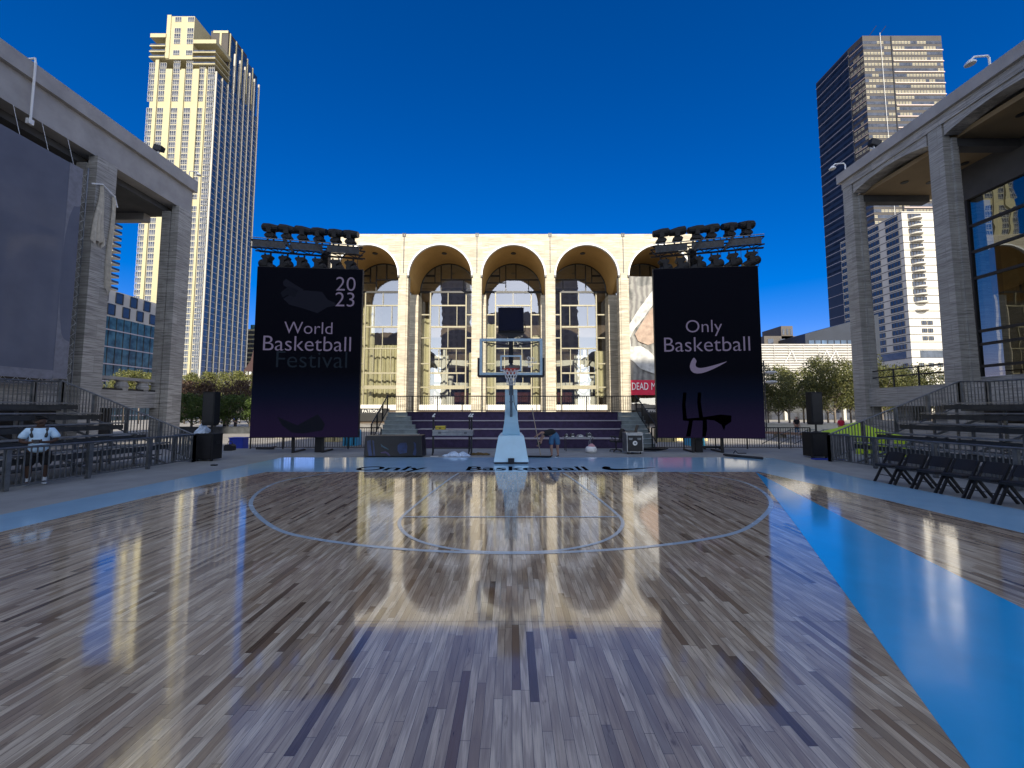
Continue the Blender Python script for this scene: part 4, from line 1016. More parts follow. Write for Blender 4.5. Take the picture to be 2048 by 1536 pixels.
# padded upright swept up to the arm
prof = [(14.75,.98,.34),(14.65,1.10,.325),(14.55,1.25,.295),(14.45,1.45,.26),(14.35,1.7,.235),(14.22,2.0,.228),(14.1,2.45,.222)]
b = MB(); n = len(prof)
for y, z, w_ in prof: b.v += [(hx-w_,y-.16,z),(hx+w_,y-.16,z),(hx+w_,y+.26,z),(hx-w_,y+.26,z)]
for i in range(n-1):
    for k_ in range(4): b.f.append((i*4+k_, i*4+(k_+1)%4, i*4+4+(k_+1)%4, i*4+4+k_)); b.m.append(0)
b.f += [(3,2,1,0), tuple(4*(n-1)+i for i in range(4))]; b.m += [0,0]
b.build('padded_upright', M['pad_blue'], hp, bevel=.02)
for s in (-1,1): MB().box(hx+s*.15-.07,hx+s*.15+.07,13.95,14.32,2.452,2.66).build('upright_cheek', M['pad_blue'], hp)
b = MB(); b.bar((hx,14.1,2.2),(hx,14.05,2.7),.13,.2); b.bar((hx,14.1,2.6),(hx,11.32,3.18),.14,.16); b.bar((hx,15.1,1.1),(hx,11.45,3.62),.09,.09)
b.build('boom_arm', M['galvanized'], hp)
b = MB(); b.tube([(hx+.09,13.93,2.45),(hx+.10,13.9,2.2),(hx+.17,13.9,1.98),(hx+.2,13.95,1.9)], .012, 5); b.build('power_cord', M['ink_black'], hp)
BW, BZ0, BZ1, BY = .915, 2.92, 3.99, 11.1
b = MB(); fwb = .075
b.box(hx-BW,hx+BW,BY-.03,BY+.05,BZ1-fwb,BZ1).box(hx-BW,hx+BW,BY-.03,BY+.05,BZ0,BZ0+fwb).box(hx-BW,hx-BW+fwb,BY-.03,BY+.05,BZ0+fwb,BZ1-fwb).box(hx+BW-fwb,hx+BW,BY-.03,BY+.05,BZ0+fwb,BZ1-fwb)
fr = b.build('backboard_frame', M['board_frame'], hp)
gl_ = MB().quad((hx-BW+fwb,BY,BZ0+fwb),(hx+BW-fwb,BY,BZ0+fwb),(hx+BW-fwb,BY,BZ1-fwb),(hx-BW+fwb,BY,BZ1-fwb)).build('glass_board', M['board_glass'], hp)
b = MB(); q0_, q1_, z0_, z1_ = hx-.31, hx+.31, 3.04, 3.50; w_ = .045
b.box(q0_,q1_,BY-.012,BY-.004,z1_-w_,z1_).box(q0_,q1_,BY-.012,BY-.004,z0_,z0_+w_).box(q0_,q0_+w_,BY-.012,BY-.004,z0_+w_,z1_-w_).box(q1_-w_,q1_,BY-.012,BY-.004,z0_+w_,z1_-w_)
b.build('target_square', M['board_frame'], gl_)
lettering('word', 'Only', .115, M['sign_white'], gl_, Vector((hx+.575,BY-.006,3.38))-ORG[hp.name], offset=.001)
lettering('word', 'Basketball', .105, M['sign_white'], gl_, Vector((hx+.585,BY-.006,3.27))-ORG[hp.name], offset=.001, sx=.8)
cp = check_pts(.19,.085); MB().prism([(hx+.49+p.x,BY-.008,3.145+p.y) for p in cp], (0,.004,0)).build('tick_mark', M['sign_white'], gl_)
b = MB(); b.prism([(hx-BW-.055,0,BZ0+.50),(hx-BW+.0,0,BZ0+.50),(hx-BW,0,BZ0+.0),(hx+BW,0,BZ0+.0),(hx+BW,0,BZ0+.50),(hx+BW+.055,0,BZ0+.50),(hx+BW+.055,0,BZ0-.03),(hx+BW+.02,0,BZ0-.065),(hx-BW-.02,0,BZ0-.065),(hx-BW-.055,0,BZ0-.03)], (0,.11,0))
b.v = [(x,y+BY-.045,z) for x,y,z in b.v]; b.build('edge_padding', M['pad_black'], hp)
b = MB(); rc = Vector((hx, BY-.40, 3.05)); b.tube([rc+Vector((math.cos(a)*.228, math.sin(a)*.228, 0)) for a in [2*math.pi*i/32 for i in range(33)]], .011, 8)
b.box(hx-.10,hx+.10,BY-.17,BY-.032,3.00,3.045).box(hx-.13,hx+.13,BY-.05,BY-.032,2.95,3.10); rim = b.build('rim', M['rim_red'], hp)
for k_ in range(12):
    pts1 = []; 
    for sgn in (1,-1):
        pts = []
        for j in range(8):
            tt = j/7; rr = .225-.11*math.sin(tt*1.5); a = 2*math.pi*k_/12 + sgn*tt*1.2
            pts.append(rc+Vector((math.cos(a)*rr, math.sin(a)*rr, -.02-.42*tt)))
        pts1 = pts if sgn == 1 else pts1 + pts[::-1]
    MB().tube(pts1, .007, 5).build('net_cord', M['net_white'], rim)
MB().box(hx-.065,hx+.065,BY+.14,BY+.27,3.3,4.52).build('clock_post', M['pad_black'], hp)
MB().tube([(hx-.8,BY+.1,3.9),(hx,BY+.2,3.8),(hx+.8,BY+.1,3.9)], .02, 6).build('board_brace', M['pad_black'], hp)
b = MB(); b.box(hx-.38,hx+.38,11.2,11.5,4.22,4.95); sc_ = b.build('shot_clock', M['case_black'], hp, bevel=.015)
MB().box(hx-.36,hx+.36,11.183,11.197,4.25,4.93).build('display_face', M['led_screen_off'] if 'led_screen_off' in M else mat('led_screen_off', (.004,.005,.018), .25, var=.2), sc_)
b = MB(); b.prism([(hx-.40,11.25,4.215),(hx+.40,11.25,4.215),(hx+.38,11.25,4.18),(hx+.1,11.25,4.08),(hx+.06,11.25,4.0),(hx-.06,11.25,4.0),(hx-.1,11.25,4.08),(hx-.38,11.25,4.18)], (0,.2,0)); b.build('clock_bracket', M['pad_black'], sc_)
b = MB(); b.tube([(hx+.38,11.3,4.5),(hx+.43,11.3,4.4),(hx+.42,11.3,4.25),(hx+.3,11.3,4.2)], .012, 5).build('clock_cable', M['ink_black'], sc_)

# ================================================================== STEPS AND RAILINGS BEHIND THE COURT
mat('stair_nose', (.40,.46,.45), .8, var=.12)
st = thing('seating_steps', 'wide dark purple seating steps with grey stairs at both ends behind the hoop', 'steps', (0,20,-.012))
ys = [19.7,20.55,21.4,22.25]; zs4 = [.48,.92,1.35,1.82]; zp = -.012
for i in range(4):
    xa, xb = -5.45+.0*i, 5.85
    xa = G(840,896).x - .0; xL = [P(848,877,19.7).x, P(836,859,20.55).x, P(824,842,21.4).x, P(815,826,22.25).x][i]; xR = [P(1252,877,19.7).x, P(1250,859,20.55).x, P(1243,842,21.4).x, P(1235,826,22.25).x][i]
    MB().box(xL,xR,ys[i],23.4,zp,zs4[i]-.04).build('riser', M['step_purple'], st)
    MB().box(xL-.02,xR+.02,ys[i]-.04,(ys[i+1] if i < 3 else 23.4),zs4[i]-.038,zs4[i]).build('tread', M['step_edge'] if i < 3 else M['step_purple'], st)
    zp = -.012
for s, (pa, pb) in ((-1,((752,808),(775,818))),(1,((1256,1310),(1235,1284)))):
    for i in range(8):
        f = i/7; y = 19.75+f*2.5; z = .22+.225*i+.0
        x0_ = P(pa[0]+(pb[0]-pa[0])*f,860,y).x; x1_ = P(pa[1]+((pb[1])-pa[1])*f,860,y).x
        if s == -1: x1_ = P(850-35*f,860,y).x-.03
        else: x0_ = P(1253-17*f,860,y).x+.03
        MB().box(x0_,x1_,y,23.3,zp if i == 0 else z-.22,z-.03).build('stair_step', M['step_grey'], st)
        MB().box(x0_,x1_,y-.03,y+.34,z-.029,z).build('stair_tread', M['stair_nose'], st)
def railing(label, pts, h, post=1.4, gap=.115, grp=None, top=.05, name='railing', drop=.08):
    t = thing(name, label, 'railing', pts[0], 0, grp); b = MB()
    for a, c in zip(pts, pts[1:]):
        a, c = Vector(a), Vector(c); L = (c-a).length; n = max(1, round(L/post)); up = Vector((0,0,h))
        MB().bar(a+up, c+up, top, top).build('top_rail', M['iron_black'], t)
        MB().bar(a+Vector((0,0,drop)), c+Vector((0,0,drop)), .035, .035).build('bottom_rail', M['iron_black'], t)
        for i in range(n+1): p = a+(c-a)*i/n; MB().box(p.x-.025,p.x+.025,p.y-.025,p.y+.025,p.z,p.z+h).build('post', M['iron_black'], t)
        m_ = int(L/gap); b = MB()
        for i in range(1, m_): p = a+(c-a)*i/m_; b.box(p.x-.009,p.x+.009,p.y-.009,p.y+.009,p.z+drop,p.z+h)
        o = b.build('pickets', M['iron_black'], t); o['kind'] = 'stuff'
    return t
ry = 22.4
railing('long black picket railing along the top of the purple steps', [(P(775,826,ry).x,ry,1.83),(P(1273,826,ry).x,ry,1.83)], .90, gap=.125)
for s, pts in (('left',[(742,875,19.9),(775,826,22.3)]),('right',[(1312,875,19.9),(1272,826,22.3)])):
    p = [P(*q) for q in pts]; p[0].z = .22; p[1].z = 1.83
    railing(f'black stair railing climbing the {s} grey steps', p, .95, 1.0, .16)
yb_ = 19.35
railing('black picket railing on the deck edge under the left screen', [(-13.05,yb_,-.01),(-6.55,yb_,-.01)], 1.05, 1.7, .12)
railing('black picket railing on the deck edge from the right screen to the speaker', [(7.0,yb_,-.01),(14.9,yb_,-.01)], 1.05, 1.7, .12)

# ================================================================== BLEACHERS
def bleacher(side, xf, label, yn, yend):
    """rows climb away from the court; yend is the far end, yn the near end"""
    t = thing('bleacher', label, 'bleacher', (side*xf, yend, -.012)); X = lambda d: side*(xf+d)
    rows = 5; pitch = .86; rise = .36
    for i in range(rows):
        d = .75+i*pitch; z = .30+i*rise
        MB().box(X(d),X(d+.28),yn,yend-.15,z+.40,z+.445).build('seat_plank', M['aluminium'], t)
        MB().box(X(d+.30),X(d+.86),yn,yend-.15,z-.03,z).build('foot_plank', M['plank_dark'], t)
        MB().box(X(d+.06),X(d+.09),yn,yend-.15,z+.20,z+.36).build('riser_board', M['plank_dark'], t)
        for y in [yend-.5-1.9*j for j in range(5)]:
            if y > yn: MB().box(X(d+.1),X(d+.16),y-.03,y+.03,-.012,z+.39).build('leg', M['galvanized'], t)
    dt_ = .75+rows*pitch; ztop_ = 2.0
    MB().box(X(dt_),X(dt_+1.1),yn,yend,ztop_-.12,ztop_).build('top_deck', M['plank_dark'], t)
    for j in range(4):
        y = yend-.6-2.2*j
        MB().bar((X(.5),y,.05),(X(dt_+.6),y,ztop_-.2),.06).build('brace', M['galvanized'], t)
        MB().bar((X(dt_+.9),y,0),(X(dt_+.9),y,ztop_-.12),.07).build('leg', M['galvanized'], t)
        MB().bar((X(1.6),y,1.0),(X(dt_+.9),y,.05),.05).build('brace', M['galvanized'], t)
    def rail(a, c, h, name, posts=1.75, wide=.09):
        a, c = Vector(a), Vector(c); L = (c-a).length; n = max(1, round(L/posts)); up = Vector((0,0,h))
        MB().tube([a+up, c+up], .028, 8).build(name+'_handrail', M['galvanized'], t)
        MB().bar(a+Vector((0,0,.09)), c+Vector((0,0,.09)), .035).build(name+'_kickrail', M['galvanized'], t)
        for i in range(n+1):
            p = a+(c-a)*i/n; MB().box(p.x-wide/2,p.x+wide/2,p.y-wide/2,p.y+wide/2,p.z,p.z+h-.03).build('post', M['galvanized'], t)
        m_ = int(L/.125); b = MB()
        for i in range(1, m_): p = a+(c-a)*i/m_; b.box(p.x-.011,p.x+.011,p.y-.011,p.y+.011,p.z+.09,p.z+h-.02)
        o = b.build(name+'_pickets', M['galvanized'], t); o['kind'] = 'stuff'
    rail((X(.25*(1)),yn,.0),(X(0),yend,.0),1.0,'front')
    rail((X(0),yend,.0),(X(.75),yend,.0),1.0,'end', .75)
    rail((X(.05),yend-.02,.02),(X(dt_),yend-.02,ztop_),1.0,'side', 1.2)
    rail((X(dt_+1.05),yn,ztop_),(X(dt_+1.05),yend,ztop_),1.0,'back')
    rail((X(dt_),yend-.05,ztop_),(X(dt_+1.05),yend-.05,ztop_),1.0,'deck', 1.0)
    ya = yend-4.9
    MB().tube([(X(.9),ya,1.25),(X(2.2),ya,1.85),(X(dt_),ya,2.75)], .028, 8).build('aisle_handrail', M['galvanized'], t)
    MB().tube([(X(.9),ya,.75),(X(2.2),ya,1.3),(X(dt_),ya,2.3)], .022, 8).build('aisle_midrail', M['galvanized'], t)
    for d, z0_, z1_ in ((.9,.3,1.25),(2.2,.66,1.85),(3.4,1.3,2.3)): MB().bar((X(d),ya,z0_),(X(d),ya,z1_),.06).build('post', M['galvanized'], t)
    for i in range(22):
        d = .95+i*.18; z1_ = 1.25+(d-.9)*.36; MB().bar((X(d),ya,z1_-.9),(X(d),ya,z1_),.018).build('aisle_picket', M['galvanized'], t)
    return t
bleacher(-1, 11.85, 'grey metal bleacher with picket guard rails along the left side of the court', 4.0, 14.45)
bleacher(1, 11.95, 'grey metal bleacher with picket guard rails behind the row of folding chairs', 4.0, 14.6)

# ================================================================== SPEAKERS
def speaker(x, y, w, lab_sub, lab_top, htop, hbox):
    t = thing('subwoofer', lab_sub, 'subwoofer', (x,y,-.012))
    MB().box(x-w/2,x+w/2,y-.02,y+.48,.05,hbox).build('cabinet', M['speaker_black'], t, bevel=.015)
    MB().box(x-w/2+.06,x+w/2-.06,y-.035,y-.021,.12,hbox-.08).build('grille', M['case_black'], t)
    for sx in (-1,1): MB().lathe((x+sx*(w/2-.1),y+.1,-.012), [(.04,0),(.05,.062)], 10).build('foot', M['case_black'], t)
    b = MB(); b.box(x+w/2+.001,x+w/2+.02,y+.12,y+.32,hbox*.6,hbox*.72); b.build('side_handle', M['case_black'], t)
    s = thing('pole_speaker', lab_top, 'speaker', (x,y+.3,hbox))
    MB().lathe((x+.08,y+.3,hbox), [(.09,0),(.09,.03),(.035,.05),(.035,.34)], 12).build('pole', M['case_black'], s)
    b = MB(); b.prism([(x-.17,y+.12,hbox+.30),(x+.23,y+.12,hbox+.30),(x+.27,y+.12,hbox+.40),(x+.27,y+.12,htop),(x-.20,y+.12,htop),(x-.20,y+.12,hbox+.40)], (0,.30,0))
    b.build('cabinet', M['speaker_black'], s, bevel=.02)
    MB().box(x-.16,x+.23,y+.105,y+.119,hbox+.42,htop-.06).build('grille', M['case_black'], s)
speaker(-11.72, 14.7, .78, 'large black subwoofer box at the end of the left bleacher', 'black column speaker on a pole over the left subwoofer', 2.62, 1.02)
speaker(12.42, 15.6, .76, 'large black subwoofer box at the end of the right bleacher', 'black column speaker on a pole over the right subwoofer', 2.66, 1.02)
mp = thing('floor_case', 'thin blue strip of floor padding at the foot of the right subwoofer', 'pad', (12.3,15.2,-.012))
MB().box(11.75,12.9,15.05,15.3,-.011,.03).build('pad', M['bin_blue'], mp, bevel=.008)

# ================================================================== FOLDING CHAIRS (facing the court, towards -X)
def make_chair():
    t = thing('folding_chair', '', 'chair', (0,0,0), 0, 'black folding chairs along the right sideline')
    for s in (-1,1):
        y = s*.215
        MB().bar((-.26,y,.0),(.17,y,.80),.034,.05).build('front_leg', M['chair_black'], t, world=False)
        MB().bar((.28,y*.93,.0),(-.05,y*.93,.44),.034,.05).build('rear_leg', M['chair_black'], t, world=False)
    b = MB(); b.prism([(-.24,-.20,.425),(-.19,-.215,.43),(.14,-.205,.43),(.17,-.17,.43),(.17,.17,.43),(.14,.205,.43),(-.19,.215,.43),(-.24,.20,.425)], (0,0,.06)); b.build('seat', M['chair_black'], t, world=False, bevel=.008)
    b = MB(); n = 10; prof_ = []
    for i in range(n+1):
        y = -.225+.45*i/n; c = .03*(1-(y/.225)**2); e = min(1, (.235-abs(y))/.07); prof_.append((y, c, e))
    for i in range(n):
        for (za, zb) in ((.57,.81),):
            q = []
            for j in (i, i+1):
                y, c, e = prof_[j]; zt_ = za+(zb-za)*(.72+.28*min(1,e)**.5); zl_ = zb-(zb-za)*(.80+.20*min(1,e)**.5); q.append((y,c,zl_,zt_))
            (y0_,c0_,l0,h0),(y1_,c1_,l1,h1) = q
            sl = lambda z: (z-.60)*.53+.06
            b.add([(sl(l0)+c0_-.015,y0_,l0),(sl(l1)+c1_-.015,y1_,l1),(sl(h1)+c1_-.015,y1_,h1),(sl(h0)+c0_-.015,y0_,h0),(sl(l0)+c0_+.015,y0_,l0),(sl(l1)+c1_+.015,y1_,l1),(sl(h1)+c1_+.015,y1_,h1),(sl(h0)+c0_+.015,y0_,h0)],
                  [(0,1,2,3),(7,6,5,4),(0,4,5,1),(3,2,6,7)] + ([(0,3,7,4)] if i == 0 else []) + ([(1,5,6,2)] if i == n-1 else []))
    b.build('backrest', M['chair_black'], t, world=False)
    MB().tube([(-.15,-.215,.20),(-.15,.215,.20)], .009, 6).build('front_stretcher', M['chair_black'], t, world=False)
    MB().tube([(.17,-.2,.145),(.17,.2,.145)], .009, 6).build('rear_stretcher', M['chair_black'], t, world=False)
    return t
ch = make_chair()
spots = [(10.05,10.32),(10.07,9.80),(10.08,9.28),(10.09,8.76),(10.11,8.24),(10.12,7.72),(10.14,7.20)]
ords = ['farthest black folding chair at the far end of the row','second black folding chair from the far end of the row','third black folding chair from the far end of the row','middle black folding chair of the seven in the row','fifth black folding chair from the far end of the row','second nearest black folding chair in the row','nearest black folding chair cut by the right edge of the photo']
for i, (x, y) in enumerate(spots):
    r_ = random.uniform(-.05,.05)
    if i == 0: ch.location = (x,y,-.010); ch.rotation_euler = (0,0,r_); ch['label'] = ords[0]
    else: dup(ch, (x,y,-.010), r_, ords[i])

# ================================================================== PEOPLE
def skin(name, V, E, m, parent, sub=2, root=0):
    """one continuous surface grown over a jointed skeleton; V: (x,y,z,rx[,ry])"""
    me = bpy.data.meshes.new(name); me.from_pydata([v[:3] for v in V], E, []); me.materials.append(m)
    o = bpy.data.objects.new(name, me); COL.objects.link(o)
    md = o.modifiers.new('Skin', 'SKIN'); md.use_smooth_shade = True
    if not me.skin_vertices:
        bpy.context.view_layer.objects.active = o
        bm = bmesh.new(); bm.from_mesh(me); bm.verts.layers.skin.verify(); bm.to_mesh(me); bm.free()
    sv = me.skin_vertices[0].data
    for i, v in enumerate(V): sv[i].radius = (v[3], v[4] if len(v) > 4 else v[3]); sv[i].use_root = (i == root)
    s_ = o.modifiers.new('Sub', 'SUBSURF'); s_.levels = sub; s_.render_levels = sub
    dg = bpy.context.evaluated_depsgraph_get(); nm = bpy.data.meshes.new_from_object(o.evaluated_get(dg))
    o.modifiers.clear(); o.data = nm; bpy.data.meshes.remove(me)
    for p in nm.polygons: p.use_smooth = True
    if not nm.materials: nm.materials.append(m)
    nm.name = name; o.parent = parent
    return o
class Sk:
    def __init__(s): s.V = []; s.E = []
    def v(s, x, y, z, r, r2=None, to=None):
        s.V.append((x,y,z,r,r2 or r)); i = len(s.V)-1
        if to is not None: s.E.append((to, i))
        return i
    def hand(s, wrist, w, d, curl, side, k=1.0):
        """palm, four fingers and a thumb; w wrist point, d forward direction, curl = direction fingers bend"""
        w, d, curl, side = Vector(w), Vector(d).normalized(), Vector(curl).normalized(), Vector(side).normalized()
        p = w+d*.055*k; a = s.v(*p, .024, .017, wrist); p2 = w+d*.095*k; b = s.v(*p2, .028, .015, a)
        for j, (o, L) in enumerate(((-.030,.072),(-.010,.080),(.010,.075),(.028,.060))):
            q = p2+side*o+d*.012; f0 = s.v(*q, .009, None, b); q1 = q+(d*.75+curl*.4).normalized()*L*.5; f1 = s.v(*q1, .0085, None, f0)
            q2 = q1+(d*.3+curl*.9).normalized()*L*.5; s.v(*q2, .0075, None, f1)
        q = w+d*.035-side*.03; f0 = s.v(*q, .011, None, a); q1 = q+(d*.6-side*.5+curl*.4).normalized()*.04; f1 = s.v(*q1, .0095, None, f0); s.v(*(q1+(d*.5+curl*.7).normalized()*.03), .008, None, f1)
def head(sk, base, neck, fwd, up, right, s=1.0):
    """neck vertex -> head chain with chin, brow, nose and ears"""
    base, fwd, up, right = Vector(base), Vector(fwd).normalized(), Vector(up).normalized(), Vector(right).normalized()
    P_ = lambda u, f, r=0: base+up*u*s+fwd*f*s+right*r*s
    a = sk.v(*P_(.06,.012), .062*s, .066*s, neck); b = sk.v(*P_(.12,.018), .078*s, .086*s, a); c = sk.v(*P_(.175,.008), .074*s, .088*s, b); sk.v(*P_(.205,.0), .05*s, .06*s, c)
    n = sk.v(*P_(.098,.098), .017*s, None, b); sk.v(*P_(.075,.116), .014*s, None, n)
    for q in (-1,1):
        e = sk.v(*P_(.105,-.005,q*.079), .012*s, .02*s, b); sk.v(*P_(.115,-.012,q*.093), .01*s, .02*s, e)
    j = sk.v(*P_(.015,.070), .028*s, None, a)
    return P_
# --- standing man in the white T-shirt behind the left rail
pm = thing('person', 'standing person in white T-shirt, dark shorts and backpack straps behind the left rail', 'person', (-12.32,10.1,-.012))
S = Sk(); k_ = .97
pel = S.v(0,0,.93,.14,.11); sp1 = S.v(0,.0,1.08,.145,.105,pel); sp2 = S.v(0,.01,1.25,.15,.105,sp1); ch_ = S.v(0,.015,1.38,.135,.095,sp2); nk = S.v(0,.0,1.475,.058,.058,ch_)
HP = head(S, (0,-.01,1.50), nk, (.55,-.8,-.12), (0,-.05,1), (.82,.57,0))
for s in (-1,1):
    sh = S.v(s*.17,.015,1.395,.07,.065,ch_); el = S.v(s*.265,-.02,1.135,.048,None,sh); fa = S.v(s*.19,-.17,1.095,.042,None,el); wr = S.v(s*.075,-.275,1.105,.030,.026,fa)
    S.hand(wr, (s*.075,-.275,1.105), (-s*.8,-.35,.12), (-s*.2,.3,.5), (0,-.3,1))
    hp_ = S.v(s*.095,.0,.86,.095,.095,pel); kn = S.v(s*.125,-.015,.49,.062,None,hp_); cf = S.v(s*.125,.01,.34,.058,None,kn); an = S.v(s*.12,.02,.085,.036,None,cf); ft = S.v(s*.13,-.06,.045,.038,.032,an); S.v(s*.145,-.16,.032,.034,.026,ft)
skin('body', S.V, S.E, M['skin_dark'], pm)
T = Sk(); a = T.v(0,0,.80,.185,.15); b_ = T.v(0,-.005,.95,.178,.145,a); c = T.v(0,-.005,1.10,.175,.14,b_); d = T.v(0,.005,1.25,.172,.128,c); e = T.v(0,.012,1.385,.15,.112,d); T.v(0,.003,1.455,.078,.075,e)
for s in (-1,1): q = T.v(s*.175,.015,1.395,.088,.085,e); q = T.v(s*.235,.0,1.27,.092,.085,q); T.v(s*.268,-.015,1.175,.088,.082,q)
skin('t_shirt', T.V, T.E, M['white_shirt_skylit'], pm)
T = Sk(); a = T.v(0,0,.92,.165,.135)
for s in (-1,1): q = T.v(s*.105,0,.80,.115,.12,a); q = T.v(s*.125,-.008,.62,.10,.105,q); T.v(s*.13,-.012,.46,.095,.098,q)
skin('shorts', T.V, T.E, M['black_cloth'], pm)
for s in (-1,1):
    T = Sk(); a = T.v(s*.12,.02,.24,.052); b_ = T.v(s*.12,.02,.10,.044,None,a); T.v(s*.125,-.02,.06,.044,.036,b_); skin('sock', T.V, T.E, M['sock_white'], pm)
    T = Sk(); a = T.v(s*.12,.05,.038,.044,.036); b_ = T.v(s*.13,-.05,.040,.048,.036,a); T.v(s*.148,-.175,.032,.043,.028,b_); skin('shoe', T.V, T.E, M['sock_white'], pm)
    MB().tube([(s*.10,-.085,1.22),(s*.115,-.112,1.30),(s*.115,-.085,1.42),(s*.11,.02,1.475),(s*.12,.12,1.40),(s*.12,.15,1.2)], .026, 8).build('backpack_strap', M['bag_grey'], pm, smooth=True, world=False)
    e_ = HP(.108,.088,s*.032); MB().lathe((e_.x,e_.y,e_.z-.008), [(.004,0),(.010,.008),(.004,.016)], 8).build('eye', M['ink_black'], pm, world=False)
MB().box(-.16,.16,.13,.28,.98,1.42).build('backpack', M['bag_grey'], pm, bevel=.04, world=False)
T = Sk(); a = T.v(*HP(.165,-.02), .085,.092); b_ = T.v(*HP(.205,-.005), .07,.08,a); T.v(*HP(.10,-.055), .06,.05,a); skin('hair', T.V, T.E, M['hair_black'], pm)
m_ = HP(.045,.088); MB().bar(m_-Vector((.022,.0,0)), m_+Vector((.022,.006,0)), .006).build('mouth', M['hair_black'], pm, world=False)
phn = thing('phone', 'small dark phone held in both hands by the standing person in the white T-shirt', 'phone', (-12.32,9.735,1.11))
MB().prism([(-.045,-.02,-.045),(.045,-.02,-.045),(.045,.03,.045),(-.045,.03,.045)], (0,.008,-.006)).build('phone_body', M['case_black'], phn, world=False)
for o in (pm, phn): o.rotation_euler = (0,0,R(44))
phn.location = Vector(pm.location) + Matrix.Rotation(R(44),3,'Z') @ Vector((0,-.40,1.13))
pm.scale = (1.12,1.10,1.0)
# --- bending man with the mop pole
bx_, by_ = 1.72, 15.95
pb = thing('person', 'bending person in black shirt and blue denim shorts working on the floor behind the hoop', 'person', (bx_,by_,.001))
S = Sk(); pel = S.v(0,.06,.92,.14,.125); sp1 = S.v(-.12,.03,1.03,.135,.115,pel); ch_ = S.v(-.33,-.02,.98,.135,.11,sp1); up_ = S.v(-.43,-.04,.88,.10,.10,ch_); nk = S.v(-.50,-.06,.76,.055,None,up_)
HP = head(S, (-.515,-.065,.725), nk, (-.35,-.5,-.5), (-.45,-.1,-.85), (.5,-.85,0))
sh = S.v(-.36,-.16,.98,.062,None,ch_); el = S.v(-.52,-.28,1.02,.045,None,sh); wr = S.v(-.68,-.26,.90,.030,None,el); S.hand(wr, (-.68,-.26,.90), (-.8,0,-.6), (-.3,.7,-.2), (.5,0,-.8))
sh = S.v(-.40,.14,.92,.062,None,ch_); el = S.v(-.52,.18,.72,.045,None,sh); wr = S.v(-.60,.08,.55,.030,None,el); S.hand(wr, (-.60,.08,.55), (-.4,-.3,-.8), (-.3,.5,0), (.7,0,-.5))
for s, x in ((-1,-.10),(1,.155)):
    hp_ = S.v(x*.75,.06-.0*s,.84,.105,None,pel); kn = S.v(x,.0,.47,.066,None,hp_); cf = S.v(x*1.0,.04,.33,.062,None,kn); an = S.v(x*1.02+.02,.03,.085,.038,None,cf); ft = S.v(x*1.02-.02,-.05,.045,.038,.03,an); S.v(x*1.02-.08,-.14,.032,.034,.025,ft)
skin('body', S.V, S.E, M['skin_light'], pb)
T = Sk(); a = T.v(.10,.07,.94,.165,.16); b_ = T.v(-.12,.03,1.05,.165,.14,a); c = T.v(-.33,-.02,1.0,.165,.135,b_); d = T.v(-.44,-.04,.88,.115,.12,c)
q = T.v(-.37,-.17,.985,.085,None,c); T.v(-.45,-.24,1.005,.075,None,q); q = T.v(-.40,.15,.92,.085,None,c); T.v(-.46,.17,.82,.075,None,q)
skin('shirt', T.V, T.E, M['black_cloth'], pb)
T = Sk(); a = T.v(.01,.06,.93,.19,.17); T.v(-.05,.055,1.03,.165,.15,a)
for x in (-.10,.155): q = T.v(x*.85,.055,.80,.14,.14,a); q = T.v(x,.02,.62,.12,.12,q); T.v(x*1.05,.0,.46,.112,.112,q)
skin('denim_shorts', T.V, T.E, M['denim'], pb)
for x in (-.102,.158):
    T = Sk(); a = T.v(x+.03,.05,.045,.046,.04); b_ = T.v(x-.02,-.05,.042,.046,.036,a); T.v(x-.09,-.15,.034,.042,.028,b_); skin('shoe', T.V, T.E, M['case_black'], pb)
    MB().prism([(x+.07,.09,.0),(x-.06,-.20,.0),(x-.13,-.17,.0),(x-.01,.10,.0)], (0,0,.018)).build('sole', M['sock_white'], pb, world=False)
T = Sk(); a = T.v(*HP(.165,-.02), .086,.092); b_ = T.v(*HP(.20,-.005), .07,.08,a); T.v(*HP(.10,-.055), .06,.05,a); skin('hair', T.V, T.E, M['hair_black'], pb)
for s in (-1,1): e_ = HP(.108,.088,s*.032); MB().lathe((e_.x,e_.y,e_.z-.008), [(.004,0),(.010,.008),(.004,.016)], 8).build('eye', M['ink_black'], pb, world=False)
mo = thing('mop', 'long wooden pole with a flat dark mop head held by the bending person', 'mop', (bx_-.62,by_-.1,.001))
MB().tube([(bx_-.55,by_-.12,.05),(bx_-.70,by_-.27,.88),(bx_-.92,by_-.36,2.02)], .017, 8).build('pole', M['wood_pole'], mo)
b = MB(); b.prism([(bx_-1.9,by_-.10,.006),(bx_-.25,by_-.32,.006),(bx_-.12,by_-.22,.006),(bx_-.2,by_-.08,.006),(bx_-.9,by_-.02,.006),(bx_-1.9,by_-.04,.006)], (0,0,.055)); b.build('mop_head', M['black_cloth'], mo, bevel=.015)

# ================================================================== THINGS ON THE DECK
def P_at(px, py, z=0): return G(px, py, z)
